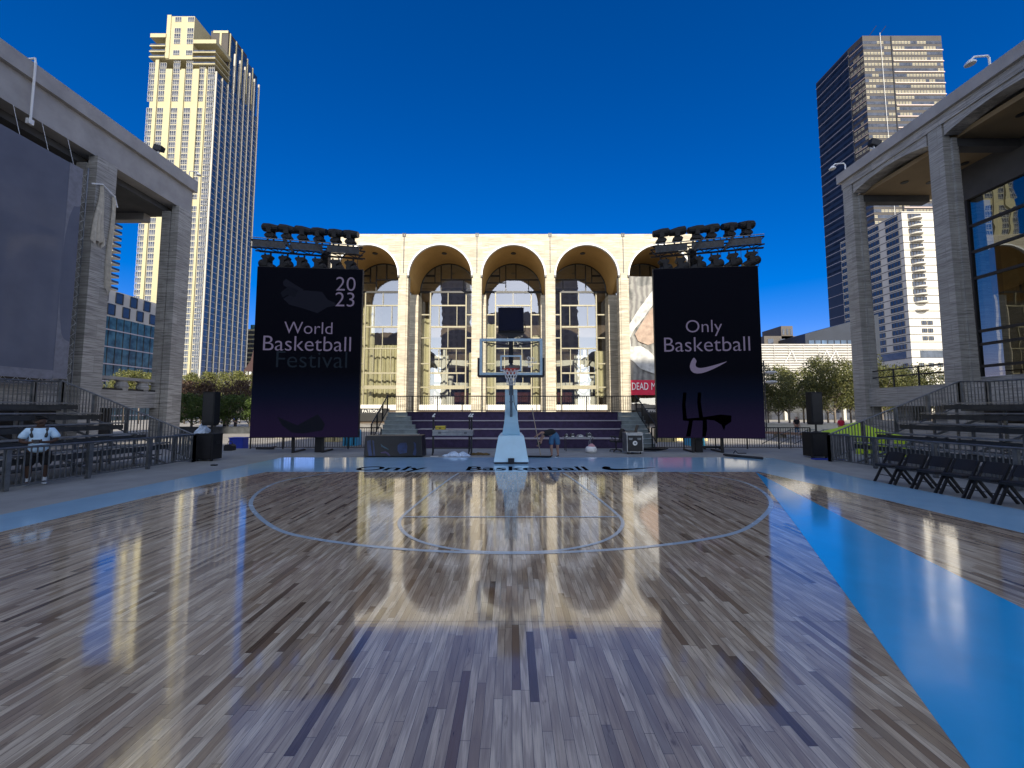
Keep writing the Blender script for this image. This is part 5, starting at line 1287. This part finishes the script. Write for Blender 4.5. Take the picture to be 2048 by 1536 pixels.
# silver flight cart with black posts
p = P_at(905,911); y = p.y
ct = thing('equipment_cart', 'silver topped rolling cart with black corner posts left of the hoop', 'cart', p)
xa, xb = P_at(864,911).x, P_at(945,911).x
def lidbox(z0, z1, name): 
    MB().box(xa,xb,y,y+.6,z0,z1).build(name, M['aluminium'], ct, bevel=.01)
lidbox(.83,.95,'lower_shell'); lidbox(.962,1.08,'upper_shell')
for f in (.18,.82): x = xa+(xb-xa)*f; MB().box(x-.06,x+.06,y-.02,y-.001,.91,1.0).build('latch', M['galvanized'], ct)
for x in (xa+.03, xb-.05, xb-.2):
    for yy in (y+.05,) if x != xb-.2 else (y+.55,):
        MB().box(x-.035,x+.035,yy-.035,yy+.035,.14,.829).build('leg', M['case_black'], ct)
        MB().box(x-.035,x+.035,yy-.035,yy+.035,1.081,1.62).build('post', M['case_black'], ct)
        c_ = MB().box(x-.05,x+.05,yy-.05,yy+.05,1.621,1.66).bar((x-.03,yy,1.66),(x+.07,yy,1.76),.05).build('post_cap', M['fixture_white'], ct)
        MB().lathe((x-.02,yy,.07), [(.07,-.02),(.07,.02)], 14, axis='x').bar((x,yy,.08),(x,yy,.16),.06).build('caster', M['case_black'], ct)
MB().box(xa+.05,xb-.05,y+.05,y+.1,.28,.32).build('cross_bar', M['case_black'], ct)
yc_ = thing('yellow_case', 'small yellow tool case lying on the silver cart', 'case', (xa+.3,y+.15,1.081))
MB().box(xa+.10,xa+.52,y+.08,y+.38,1.082,1.24).build('shell', M['yellow_case'], yc_, bevel=.015); MB().box(xa+.26,xa+.36,y+.06,y+.079,1.13,1.17).build('handle', M['case_black'], yc_); MB().box(xa+.10,xa+.52,y+.074,y+.0795,1.165,1.175).build('seam', M['case_black'], yc_)
# black draped table with dim picture
p = P_at(785,914); xa, xb = P_at(729,914).x, P_at(843,914).x; y = p.y
tb = thing('draped_table', 'long table under a shiny black printed cover beside the steps', 'table', p)
b = MB(); b.add([(xa-.03,y-.02,.01),(xb+.05,y-.02,.01),(xb+.05,y+.75,.01),(xa-.03,y+.75,.01),(xa,y,.86),(xb-.02,y,.88),(xb-.02,y+.7,.88),(xa,y+.7,.86)],[(0,3,2,1),(4,5,6,7),(0,1,5,4),(1,2,6,5),(2,3,7,6),(3,0,4,7)])
b.build('cover', mat('vinyl_black', (.004,.005,.009), .35, var=.4, scale=3, bump=.15), tb, bevel=.03)
mat('print_navy', (.012,.03,.10), .3, var=.5); mat('print_violet', (.05,.03,.11), .3, var=.4); mat('print_teal', (.03,.07,.10), .3, var=.4)
for pts, m_ in (([(.04,.75),(.10,.82),(.11,.45),(.14,.06),(.08,.05),(.05,.4)],'print_navy'),([(.13,.8),(.16,.75),(.18,.3),(.19,.06),(.16,.06),(.15,.45)],'print_navy'),([(.28,.62),(.33,.52),(.42,.38),(.42,.34),(.35,.42),(.29,.5)],'print_teal'),([(.28,.22),(.36,.28),(.42,.20),(.46,.05),(.43,.05),(.38,.18),(.3,.18)],'print_violet'),([(.58,.55),(.62,.66),(.73,.68),(.75,.5),(.74,.2),(.62,.15),(.58,.3)],'print_navy'),([(.86,.72),(.90,.62),(.91,.2),(.89,.06),(.85,.12),(.87,.4)],'print_navy')):
    MB().prism([(xa+(xb-xa)*u, y-.026+.024*v, .86*v) for u, v in pts], (0,-.004,0)).build('print', M[m_], tb)
# road case with laptop and gear
p = P_at(1270,908); xa, xb = P_at(1254,908).x, P_at(1287,908).x; y = p.y
rc_ = thing('road_case', 'black flight case with silver edges and round white badge near the right stair', 'case', p)
MB().box(xa+.03,xb-.03,y,y+.65,.12,.80).build('panel', M['case_black'], rc_)
for x in (xa,xb-.035): MB().box(x,x+.035,y-.012,y+.66,.115,.805).build('edge_trim', M['aluminium'], rc_)
MB().box(xa,xb,y-.013,y+.66,.806,.85).build('lid_trim', M['aluminium'], rc_); MB().box(xa,xb,y-.013,y+.66,.085,.114).build('edge_trim', M['aluminium'], rc_)
MB().lathe(((xa+xb)/2,y-.014,.47), [(.10,0),(.10,.012)], 24, axis='y').build('badge', M['fixture_white'], rc_)
b = MB(); mx_ = (xa+xb)/2; b.prism([(mx_-.05,y-.016,.44),(mx_-.01,y-.016,.53),(mx_+.005,y-.016,.49),(mx_+.05,y-.016,.52),(mx_+.04,y-.016,.42),(mx_+.0,y-.016,.46)], (0,-.003,0)); b.build('badge_mark', M['print_teal'], rc_)
for f in (.24,.76): x = xa+(xb-xa)*f; MB().prism([(x-.09,y-.006,.70),(x+.09,y-.006,.70),(x+.07,y-.006,.61),(x-.07,y-.006,.61)], (0,-.01,0)).build('handle', M['galvanized'], rc_)
for f in (.12,.88): x = xa+(xb-xa)*f; MB().lathe((x-.02,y+.08,.04), [(.05,-.02),(.05,.02)], 12, axis='x').build('caster', M['case_black'], rc_)
MB().box(xa-.02,xb+.01,y+.05,y+.6,.852,.93).build('drawer_unit', M['aluminium'], rc_)
lpt = thing('laptop', 'open black laptop standing on the flight case near the right stair', 'laptop', (mx_,y+.3,.93))
MB().prism([(mx_-.25,y+.1,.932),(mx_+.15,y+.1,.932),(mx_+.15,y+.4,.932),(mx_-.25,y+.4,.932)], (0,0,.03)).build('keyboard', M['case_black'], lpt)
MB().prism([(mx_+.10,y+.12,.963),(mx_+.14,y+.12,.963),(mx_+.28,y+.2,1.25),(mx_+.22,y+.2,1.25)], (0,.28,0)).build('screen', M['case_black'], lpt)
# office chair
p = P_at(1236,905); y = p.y+.3; x = p.x
oc = thing('office_chair', 'black swivel office chair beside the flight case', 'office chair', (x,y,-.01))
for i in range(5):
    a = 2*math.pi*i/5+.3; e = (x+.28*math.cos(a), y+.28*math.sin(a))
    l_ = MB().bar((x,y,.11),(e[0],e[1],.075),.045).build('base_leg', M['case_black'], oc); MB().lathe((e[0],e[1],.03), [(.03,-.02),(.03,.02)], 10, axis='x').build('caster', M['case_black'], l_)
MB().tube([(x,y,.1),(x,y,.44)], .03, 10).build('column', M['case_black'], oc)
b = MB(); b.box(x-.26,x+.22,y-.24,y+.24,.44,.52); b.build('seat', M['chair_black'], oc, bevel=.03)
b = MB(); b.prism([(x+.16,y-.22,.60),(x+.22,y-.22,.58),(x+.33,y-.22,1.05),(x+.27,y-.22,1.07)], (0,.44,0)); b.build('backrest', M['chair_black'], oc, bevel=.02)
MB().bar((x+.1,y,.46),(x+.22,y,.7),.05,.03).build('back_support', M['case_black'], oc)
for s in (-1,1): MB().tube([(x-.1,y+s*.26,.5),(x-.12,y+s*.3,.66),(x-.2,y+s*.3,.69),(x+.08,y+s*.3,.69)], .025, 8).build('armrest', M['chair_black'], oc)
# table with gear at the steps
ta, tb_ = P(1128,876,18.2), P(1190,876,18.2)
tt = thing('folding_table', 'narrow grey folding table with gear in front of the purple steps', 'table', (ta.x,18.2,-.012))
MB().box(ta.x,tb_.x,18.2,18.75,.60,.635).build('tabletop', M['aluminium'], tt)
for x in (ta.x+.1, tb_.x-.1):
    for yy in (18.25,18.7): MB().bar((x,yy,-.01),(x,yy,.6),.03).build('leg', M['case_black'], tt)
for i, (f, w_, h_, nm, m_, lab) in enumerate(((.10,.16,.14,'radio','case_black','small black radio on the narrow grey table'),(.30,.22,.16,'tool_bag','case_black','squat black tool bag on the narrow grey table'),(.55,.30,.11,'toolbox','aluminium','long silver toolbox on the narrow grey table'),(.84,.26,.20,'camera_bag','bag_grey','rounded dark camera bag at the right end of the grey table'))):
    x = ta.x+(tb_.x-ta.x)*f; t = thing(nm, lab, nm.replace('_',' '), (x,18.4,.635))
    MB().prism([(x-w_/2,18.32,.636),(x+w_/2,18.32,.636),(x+w_/2*.9,18.32,.636+h_*.7),(x+w_/2*.6,18.32,.636+h_),(x-w_/2*.7,18.32,.636+h_),(x-w_/2,18.32,.636+h_*.6)], (0,.25,0)).build('shell', M[m_], t, bevel=.012)
    MB().tube([(x-w_*.2,18.31,.636+h_*.8),(x,18.30,.66+h_),(x+w_*.2,18.31,.636+h_*.8)], .008, 5).build('handle', M['fixture_white'], t)
    MB().box(x-w_*.3,x+w_*.3,18.31,18.319,.66,.70).build('label_strip', M['sign_white'], t)
# duffel on the floor, cloths, cables, poles
p = P_at(1184,906); t = thing('duffel_bag', 'grey and pink duffel bag on the deck under the narrow table', 'bag', (p.x,p.y,-.01))
b = MB(); b.lathe((p.x,p.y+.2,.0), [(.20,-.005),(.255,.06),(.26,.16),(.22,.25),(.12,.29)], 18); b.build('bag_body', M['fixture_white'], t, smooth=True)
mat('pink_cloth', (.5,.26,.28), .9, var=.2); mat('cloth_grey', (.25,.27,.29), .9, var=.3)
MB().lathe((p.x+.02,p.y+.2,.24), [(.17,0),(.15,.08),(.05,.16)], 14).build('folded_towel', M['pink_cloth'], t, smooth=True)
MB().tube([(p.x-.12,p.y+.18,.2),(p.x-.09,p.y+.18,.5),(p.x-.02,p.y+.2,.64),(p.x+.0,p.y+.18,.3)], .014, 6).build('strap', M['cloth_grey'], t)
def cloth(name, label, p, w, d, h, m, seed):
    rnd = random.Random(seed); t = thing(name, label, 'cloth', p); b = MB(); n, k_ = 22, 10
    def zf(u, v): 
        e = max(0, 1-(2*u-1)**4)*max(0, 1-(2*v-1)**2)
        return .006+h*e*(.35+.65*abs(math.sin(u*9+seed)+.6*math.sin(v*7+u*5))/1.6)
    g_ = [[(p.x-w/2+w*u/n+.03*math.sin(v*2+seed), p.y-d/2+d*v/k_+.05*math.sin(u*1.3+seed), zf(u/n, v/k_)) for v in range(k_+1)] for u in range(n+1)]
    for u in range(n):
        for v in range(k_): b.quad(g_[u][v], g_[u+1][v], g_[u+1][v+1], g_[u][v+1])
    b.build('folds', M[m], t, smooth=True)
cloth('towel', 'crumpled pale blue towels on the floor under the silver cart', P_at(913,912), 1.15, .5, .20, 'towel', 1)
cloth('floor_cloth', 'brown rumpled cloth on the floor between cart and hoop', P_at(960,909), .85, .5, .10, 'brown_cloth', 4)
p = P_at(869,913); MB_ = thing('paper_sheet', 'flat white sheet on the deck below the silver cart', 'sheet', p); MB().box(p.x-.16,p.x+.16,p.y-.1,p.y+.1,.002,.008).build('sheet', M['sign_white'], MB_)
b = MB(); p = P_at(1310,902)
cb_ = thing('cable_pile', 'heap of black cables on the deck right of the flight case', 'cables', (p.x,p.y,-.01)); rnd = random.Random(5)
for j in range(5):
    pts = []
    for i in range(26): a = i*.5+j; r_ = .18+.10*math.sin(i*.7+j)+.05*j; pts.append((p.x+r_*1.7*math.cos(a), p.y+.3+r_*.8*math.sin(a), .012+.018*j+.02*abs(math.sin(i+j))))
    MB().tube(pts, .016, 6).build('cable', M['ink_black'], cb_)
MB().tube([(p.x-.75,p.y-.1,.006),(p.x-.4,p.y-.2,.01),(p.x,p.y-.15,.008),(p.x+.1,p.y+.1,.02)], .012, 6).build('cable', M['ink_black'], cb_)
p0, p1 = P_at(1450,912), P_at(1526,919)
t = thing('floor_poles', 'bundle of black poles lying on the blue corner at the right', 'poles', p0)
MB().tube([p0+Vector((0,0,.05)), p1+Vector((0,0,.04))], .05, 8).build('pole', M['case_black'], t); MB().tube([p0+Vector((0,.12,.05)), p1+Vector((.1,.2,.04))], .035, 8).build('pole', M['far_brick'], t); MB().tube([p0+Vector((.4,.08,.1)), p0+Vector((.45,.02,.22)), p0+Vector((.6,.1,.10)), p0+Vector((.95,.1,.10))], .02, 6).build('hook', M['case_black'], t)
p0, p1 = P_at(1404,898.5), P_at(1448,898.5)
t = thing('light_bar', 'low black light bar on the deck under the right screen', 'light bar', p0)
MB().box(p0.x,p1.x,p0.y,p0.y+.12,.05,.15).build('bar', M['case_black'], t, bevel=.01)
for f in (.15,.85): MB().box(p0.x+(p1.x-p0.x)*f-.03,p0.x+(p1.x-p0.x)*f+.03,p0.y,p0.y+.14,-.01,.049).build('foot', M['case_black'], t)
p0 = P_at(512,899); t = thing('floor_poles', 'short dark red and black poles lying under the left screen', 'poles', p0)
MB().tube([p0+Vector((0,0,.05)), p0+Vector((.85,.05,.05))], .045, 8).build('pole', M['case_black'], t); MB().tube([p0+Vector((.4,.15,.05)), p0+Vector((.9,.12,.12))], .035, 8).build('pole', M['far_brick'], t)
p0 = P_at(455,901); t = thing('tool_bag', 'black tool bag standing on the deck beside the blue bin', 'bag', p0)
MB().prism([(p0.x-.2,p0.y,-.01),(p0.x+.2,p0.y,-.01),(p0.x+.2,p0.y,.22),(p0.x+.1,p0.y,.3),(p0.x-.15,p0.y,.27),(p0.x-.2,p0.y,.2)], (0,.3,0)).build('shell', M['case_black'], t, bevel=.02); MB().tube([(p0.x-.12,p0.y+.15,.28),(p0.x-.08,p0.y+.15,.42),(p0.x+.08,p0.y+.15,.42),(p0.x+.12,p0.y+.15,.28)], .015, 6).build('handle', M['case_black'], t)
p0 = P(472,887,20.5); t = thing('storage_bin', 'blue plastic bin behind the deck left of the left screen', 'bin', (p0.x,20.5,-.25))
MB().box(p0.x-.38,p0.x+.36,20.5,20.95,-.2,.42).build('bin_body', M['bin_blue'], t, bevel=.02); MB().box(p0.x-.41,p0.x+.39,20.47,20.98,.421,.47).build('lid', M['bin_blue'], t, bevel=.01)
p0 = P_at(426,931); t = thing('floor_puck', 'small black block lying alone on the left deck', 'block', p0); MB().box(p0.x-.09,p0.x+.09,p0.y,p0.y+.1,-.011,.03).build('block', M['case_black'], t, bevel=.005)
p = Vector((-12.15,15.0,1.02)); t = thing('plastic_bag', 'bunched white plastic sheet stuffed behind the left subwoofer', 'plastic sheet', (p.x,p.y,.0)); b = MB(); rnd = random.Random(9)
pr_ = [(.15,.0),(.32,.5),(.36,.85),(.28,1.1),(.12,1.25),(.03,1.42)]; b.lathe((p.x,p.y+.2,-.01), pr_, 18); b.v = [(x+rnd.uniform(-.05,.05), y+rnd.uniform(-.05,.05), z+(rnd.uniform(-.05,.06) if z > .1 else 0)) for x, y, z in b.v]; b.build('sheet', M['towel'], t)

# ================================================================== PLAZA BEHIND THE DECK
def tarp(px, py, Y, w, h, m, name, label, cat):
    p = P(px, py, Y); t = thing(name, label, cat, (p.x,Y,-.25))
    MB().prism([(p.x-w/2,Y,-.25),(p.x+w/2,Y,-.25),(p.x+w/2*.92,Y,h-.35),(p.x+w/2*.75,Y,h-.25),(p.x-w/2*.8,Y,h-.27),(p.x-w/2*.95,Y,h-.4)], (0,.8,0)).build('cover', M[m], t, bevel=.03)
    MB().bar((p.x-w*.3,Y-.02,-.2),(p.x-w*.3,Y-.02,h-.3),.05).build('strap', M['ink_black'], t); MB().bar((p.x+w*.3,Y-.02,-.2),(p.x+w*.3,Y-.02,h-.3),.05).build('strap', M['ink_black'], t)
tarp(699,888,23.6,.85,1.0,'tarp_cyan','covered_cart','cyan tarpaulin covered cart behind the railing at the left screen','cart')
tarp(1395,888,23.6,.95,1.0,'tarp_cyan','covered_cart','cyan tarpaulin covered cart behind the railing at the right screen','cart')
tarp(655,890,26.5,1.5,.8,'cream_box','covered_crate','cream covered crate in the sun behind the left railing','crate')
tarp(1335,888,26.5,1.3,1.0,'cream_box','covered_crate','cream covered crate in the sun behind the right railing','crate')
tarp(1385,888,27.5,2.2,.9,'cream_box','covered_crate','wide cream crate in the sun behind the cyan cart','crate')
for s, (pa, pb, lab) in ((-1,((545,890),(700,879),'long low granite bench in the plaza behind the left screen')),(1,((1440,880),(1640,892),'long low granite bench in the plaza behind the right screen'))):
    a = P(pa[0],pa[1],30 if s < 0 else 34); c = P(pb[0],pb[1],34 if s < 0 else 29); t = thing('granite_bench', lab, 'bench', (a.x,a.y,-.25))
    a.z = c.z = .12; MB().bar(a, c, .9, .16).build('seat', M['granite'], t)
    for f in (.1,.37,.64,.9): q = a+(c-a)*f; MB().box(q.x-.35,q.x+.35,q.y-.25,q.y+.25,-.25,.035).build('base', M['concrete_white'], t)
# trees
def tree_mesh(nm, h, cr, z0, n, leaf, seed, sparse=.0, stems=4, bmat='bark', flat=1.0):
    rnd = random.Random(seed); b = MB(); tips = []
    b.tube([(0,0,0),(.03,.02,h*.25),(.05,-.03,z0+.1*h)], [.13,.10,.075], 8); top = Vector((.05,-.03,z0+.1*h))
    for i in range(stems*2):
        a = 2*math.pi*i/(stems*2)+rnd.uniform(-.3,.3); el = rnd.uniform(.5,1.2); L = rnd.uniform(.55,.95)*cr*1.1
        s0 = Vector((.03,0,z0*rnd.uniform(.55,1.0))) if i%2 else top
        m_ = s0+Vector((math.cos(a)*math.cos(el), math.sin(a)*math.cos(el), math.sin(el)))*L*.6; e = m_+Vector((math.cos(a+.3)*.6, math.sin(a+.3)*.6, .9))*L*.55
        b.tube([s0,m_,e],[.055,.035,.014],6); tips += [m_, e]
        for q in range(2): e2 = m_+Vector((rnd.uniform(-1,1),rnd.uniform(-1,1),rnd.uniform(.1,1)))*L*.5; b.tube([m_,e2],[.022,.008],5); tips.append(e2)
    tr_me = b
    lv = MB(); cz = (z0+h)/2; ch = (h-z0)/2
    cl = [(Vector((rnd.gauss(0,.5)*cr, rnd.gauss(0,.5)*cr, cz+rnd.uniform(-.85,.85)*ch)), rnd.uniform(.25,.5)*cr) for _ in range(26)]
    cl = [(c, r) for c, r in cl if (Vector((c.x,c.y,0)).length/cr)**2+((c.z-cz)/ch)**2 < 1.05]
    for i in range(n):
        if rnd.random() < sparse:
            c = rnd.choice(tips); p = c+Vector((rnd.gauss(0,.3),rnd.gauss(0,.3),rnd.gauss(0,.25)))
        else:
            c, r = rnd.choice(cl); u = Vector((rnd.gauss(0,1),rnd.gauss(0,1),rnd.gauss(0,.8))).normalized()*r*rnd.random()**.4; p = c+u
        if p.z > h+.2 or p.z < z0-.3: continue
        d = Vector((rnd.gauss(0,1),rnd.gauss(0,1),rnd.gauss(0,.6))).normalized(); e = d.orthogonal().normalized(); e.rotate(Matrix.Rotation(rnd.random()*6.28,3,d)); f = d.cross(e)
        s = leaf*rnd.uniform(.6,1.2); lv.add([p-e*s, p-f*s*.45, p+e*s, p+f*s*.45], [(0,1,2,3)])
    return tr_me, lv
def plant_row(spots, kinds, lm, label_fn, group, name='tree'):
    protos = []
    for i, kd in enumerate(kinds):
        t = thing(name, '', 'tree', (0,0,0), 0, group); tm, lv = tree_mesh('t', *kd)
        tm.build('trunk', M['bark'], t, world=False, smooth=True); lv.build('crown', M[lm], t, world=False); protos.append([t, False])
    for i, (x, y, s, rz) in enumerate(spots):
        pr = protos[i % len(protos)]
        if not pr[1]: o = pr[0]; o.location = (x,y,-.25); o.rotation_euler = (0,0,rz); o['label'] = label_fn(i); pr[1] = True
        else: o = dup(pr[0], (x,y,-.25), rz, label_fn(i))
        o.scale = (s,s,s*random.uniform(.95,1.05))
    for pr in protos:
        if not pr[1]:
            for c in children(pr[0]): bpy.data.objects.remove(c)
            bpy.data.objects.remove(pr[0])
rr = random.Random(21)
num = ['first','second','third','fourth','fifth','sixth','seventh','eighth','ninth','tenth','eleventh','twelfth']
# left: three ranks, dark green in front, bronze behind, light green at the back
def xs_row(pa, pb, Y, n): return [P(pa+(pb-pa)*i/(n-1),800,Y).x for i in range(n)]
rowA = [(x+rr.uniform(-.3,.3),40+rr.uniform(-.5,.5),1,rr.random()*6) for x in xs_row(352,545,40,6)]
plant_row(rowA, [(4.0,1.75,1.1,2600,.12,31),(3.8,1.8,1.0,2600,.12,32)], 'leaf_green', lambda i: f'dark green low tree beside the left screen, {num[i]} from the left in the front rank', 'dark green trees in the front rank on the left')
rowB = [(x+rr.uniform(-.3,.3),50+rr.uniform(-.5,.5),1,rr.random()*6) for x in xs_row(348,520,50,5)]
plant_row(rowB, [(6.2,2.3,2.3,3000,.14,41),(5.9,2.2,2.4,3000,.14,42)], 'leaf_bronze', lambda i: f'bronze leaved tree left of the screen, {num[i]} from the left in the middle rank', 'bronze leaved trees in the middle rank')
rowC = [(x+rr.uniform(-.4,.4),62+rr.uniform(-.5,.5),1,rr.random()*6) for x in xs_row(250,512,62,8)]
plant_row(rowC, [(8.3,2.4,4.4,3000,.15,51),(8.0,2.5,4.2,3000,.15,52)], 'leaf_yellow', lambda i: f'light green tree below the pale tower, {num[i]} from the left in the back rank', 'light green trees in the back rank')
# right: open crowned plaza trees with bare branching stems
rowD = [(P(px,800,Y).x,Y,s_,rr.random()*6) for px, Y, s_ in ((1535,50,.92),(1577,47,.95),(1622,49,1.0),(1668,46,1.04),(1713,48,1.04),(1762,46,1.0),(1812,48,1.0),(1860,46,1.0))]
plant_row(rowD, [(8.6,2.7,2.4,5200,.13,61,.30,5),(8.3,2.7,2.5,4800,.13,62,.35,5),(8.8,2.8,2.4,5200,.13,63,.30,5)], 'leaf_olive', lambda i: f'open crowned plaza tree with pale stems right of the right screen, {num[i]} from the left', 'open crowned plaza trees on the right')
rowE = [(P(px,800,56).x,56,s_,rr.random()*6) for px, s_ in ((1556,.95),(1606,1.0),(1654,1.06),(1700,1.06),(1752,1.0),(1806,1.0))]
plant_row(rowE, [(9.2,2.9,2.2,4600,.14,71,.2,5),(9.0,2.9,2.3,4600,.14,72,.2,5)], 'leaf_yellow', lambda i: f'yellow green plaza tree in the rear rank on the right, {num[i]} from the left', 'yellow green trees in the rear rank on the right')
# street lamp with stacked dish shades
lp_ = P(1534,880,36); t = thing('street_lamp', 'slim plaza lamp with two stacked glass dishes beside the right screen', 'street lamp', (lp_.x,36,-.25))
MB().tube([(lp_.x,36,-.25),(lp_.x,36,6.6)], .06, 8).build('pole', M['case_black'], t)
for zpx in (745,764):
    z = P(1547,zpx,36).z; MB().tube([(lp_.x,36,z+.25),(lp_.x+.6,36,z+.22)], .03, 6).build('arm', M['case_black'], t)
    MB().lathe((lp_.x+.62,36,z-.16), [(.10,0),(.46,.10),(.52,.20),(.40,.26),(.1,.30)], 20).build('lamp_shade', M['fixture_white'], t, smooth=True)
# yellow-green pop-up tent
p = P(1722,850,17.6); t = thing('canopy_tent', 'bright yellow green pop-up tent behind the right bleacher', 'tent', (p.x,18.4,-.25)); x, y = p.x+.5, 18.4
w_ = 1.2; b = MB(); zt2, ze, zv = 1.36, .92, .30
b.add([(x-w_,y-w_,ze-.2),(x+w_,y-w_,ze-.2),(x+w_,y+w_,ze-.2),(x-w_,y+w_,ze-.2),(x,y,zt2),(x-w_*.45,y-w_*.45,ze+.12),(x+w_*.45,y-w_*.45,ze+.12),(x+w_*.45,y+w_*.45,ze+.12),(x-w_*.45,y+w_*.45,ze+.12)],[(0,1,6,5),(1,2,7,6),(2,3,8,7),(3,0,5,8),(5,6,4),(6,7,4),(7,8,4),(8,5,4)]); b.build('roof', M['tent_green'], t)
ze -= .2
for xa, xb_ in ((x-w_,x-w_*.30),(x-w_*.12,x+w_*.2),(x+w_*.45,x+w_)): MB().quad((xa,y-w_+.02,-.24),(xb_,y-w_+.02,-.24),(xb_,y-w_+.02,ze),(xa,y-w_+.02,ze)).build('side_wall', M['tent_green'], t)
for sx in (-1,1):
    for sy in (-1,1): MB().bar((x+sx*w_*.98,y+sy*w_*.98,-.25),(x+sx*w_*.98,y+sy*w_*.98,ze-.02),.05).build('pole', M['aluminium'], t)
# small stair with sloping rails at the back of the deck (right)
a = P(1590,893,20.2); t = thing('deck_stair', 'short metal stair with sloping rails at the back right of the deck', 'stair', (a.x,20.2,-.25))
for i in range(3): MB().box(a.x-.9,a.x+.9,19.62+.28*i,19.9+.28*i,-.25,-.06-.07*i).build('step', M['galvanized'], t)
for dx in (-.5,.4,1.2):
    MB().tube([(a.x+dx-1.1,20.4,.15),(a.x+dx,19.8,.92),(a.x+dx+.4,19.7,.92)], .025, 6).build('handrail', M['galvanized'], t); MB().bar((a.x+dx,19.8,-.06),(a.x+dx,19.8,.92),.04).build('post', M['galvanized'], t)
# low plaza walls and distant people
for (pa, pb, Y, h_, lab) in ((1530,1700,40,.75,'low pale planter wall under the plaza trees on the right'),(1700,1890,41,.75,'low pale planter wall seen between the concert hall columns'),(352,500,36,.55,'low dark planter wall under the trees on the left')):
    a, c = P(pa,850,Y), P(pb,850,Y); t = thing('planter_wall', lab, 'planter wall', (a.x,Y,-.25)); MB().box(a.x,c.x,Y,Y+.5,-.25,h_-.25).build('wall', M['concrete_white'] if pa > 1000 else M['plank_dark'], t); MB().box(a.x-.05,c.x+.05,Y-.05,Y+.55,h_-.249,h_-.17).build('coping', M['concrete_white'] if pa > 1000 else M['plank_dark'], t)
def far_person(px, Y, label, top, bottom, h=1.7):
    p = P(px,860,Y); t = thing('person', label, 'person', (p.x,Y,-.25)); S = Sk(); k_ = h/1.75
    pel = S.v(0,0,.93*k_,.13,.10); c = S.v(0,.01,1.33*k_,.16,.11,pel); n = S.v(0,0,1.47*k_,.055,None,c); a = S.v(0,-.01,1.57*k_,.08,.09,n); S.v(0,0,1.68*k_,.07,.08,a)
    for s in (-1,1):
        sh = S.v(s*.18,0,1.38*k_,.06,None,c); el = S.v(s*.24,.02,1.1*k_,.045,None,sh); wr = S.v(s*.22,-.06,.86*k_,.032,None,el); S.hand(wr,(s*.22,-.06,.86*k_),(0,-.1,-1),(0,-.5,0),(-s,0,0))
        hp_ = S.v(s*.09,0,.86*k_,.09,None,pel); kn = S.v(s*.10,-.05*s,.48*k_,.06,None,hp_); an = S.v(s*.10,.03*s,.07,.04,None,kn); S.v(s*.10,-.12+.03*s,.035,.035,None,an)
    skin('body', S.V, S.E, M['skin_light'], t, 1)
    T = Sk(); a = T.v(0,0,.88*k_,.15,.12); b_ = T.v(0,.01,1.33*k_,.18,.13,a); T.v(0,0,1.43*k_,.09,None,b_)
    for s in (-1,1): q = T.v(s*.18,0,1.38*k_,.075,None,b_); T.v(s*.23,.01,1.15*k_,.065,None,q)
    skin('shirt', T.V, T.E, M[top], t, 1)
    T = Sk(); a = T.v(0,0,.90*k_,.15,.12)
    for s in (-1,1): q = T.v(s*.10,-.03*s,.6*k_,.09,None,a); T.v(s*.10,.0,.2,.07,None,q)
    skin('trousers', T.V, T.E, M[bottom], t, 1)
far_person(448,42,'distant person in a dark top near the trees on the left','black_cloth','black_cloth')
far_person(1594,33,'distant person in dark clothes behind the deck railing on the right','black_cloth','denim')
far_person(1683,30,'distant person in a red shirt seen through the right bleacher rail','sign_red','black_cloth')
far_person(470,46,'distant person in a blue shirt walking under the left trees','bin_blue','black_cloth')
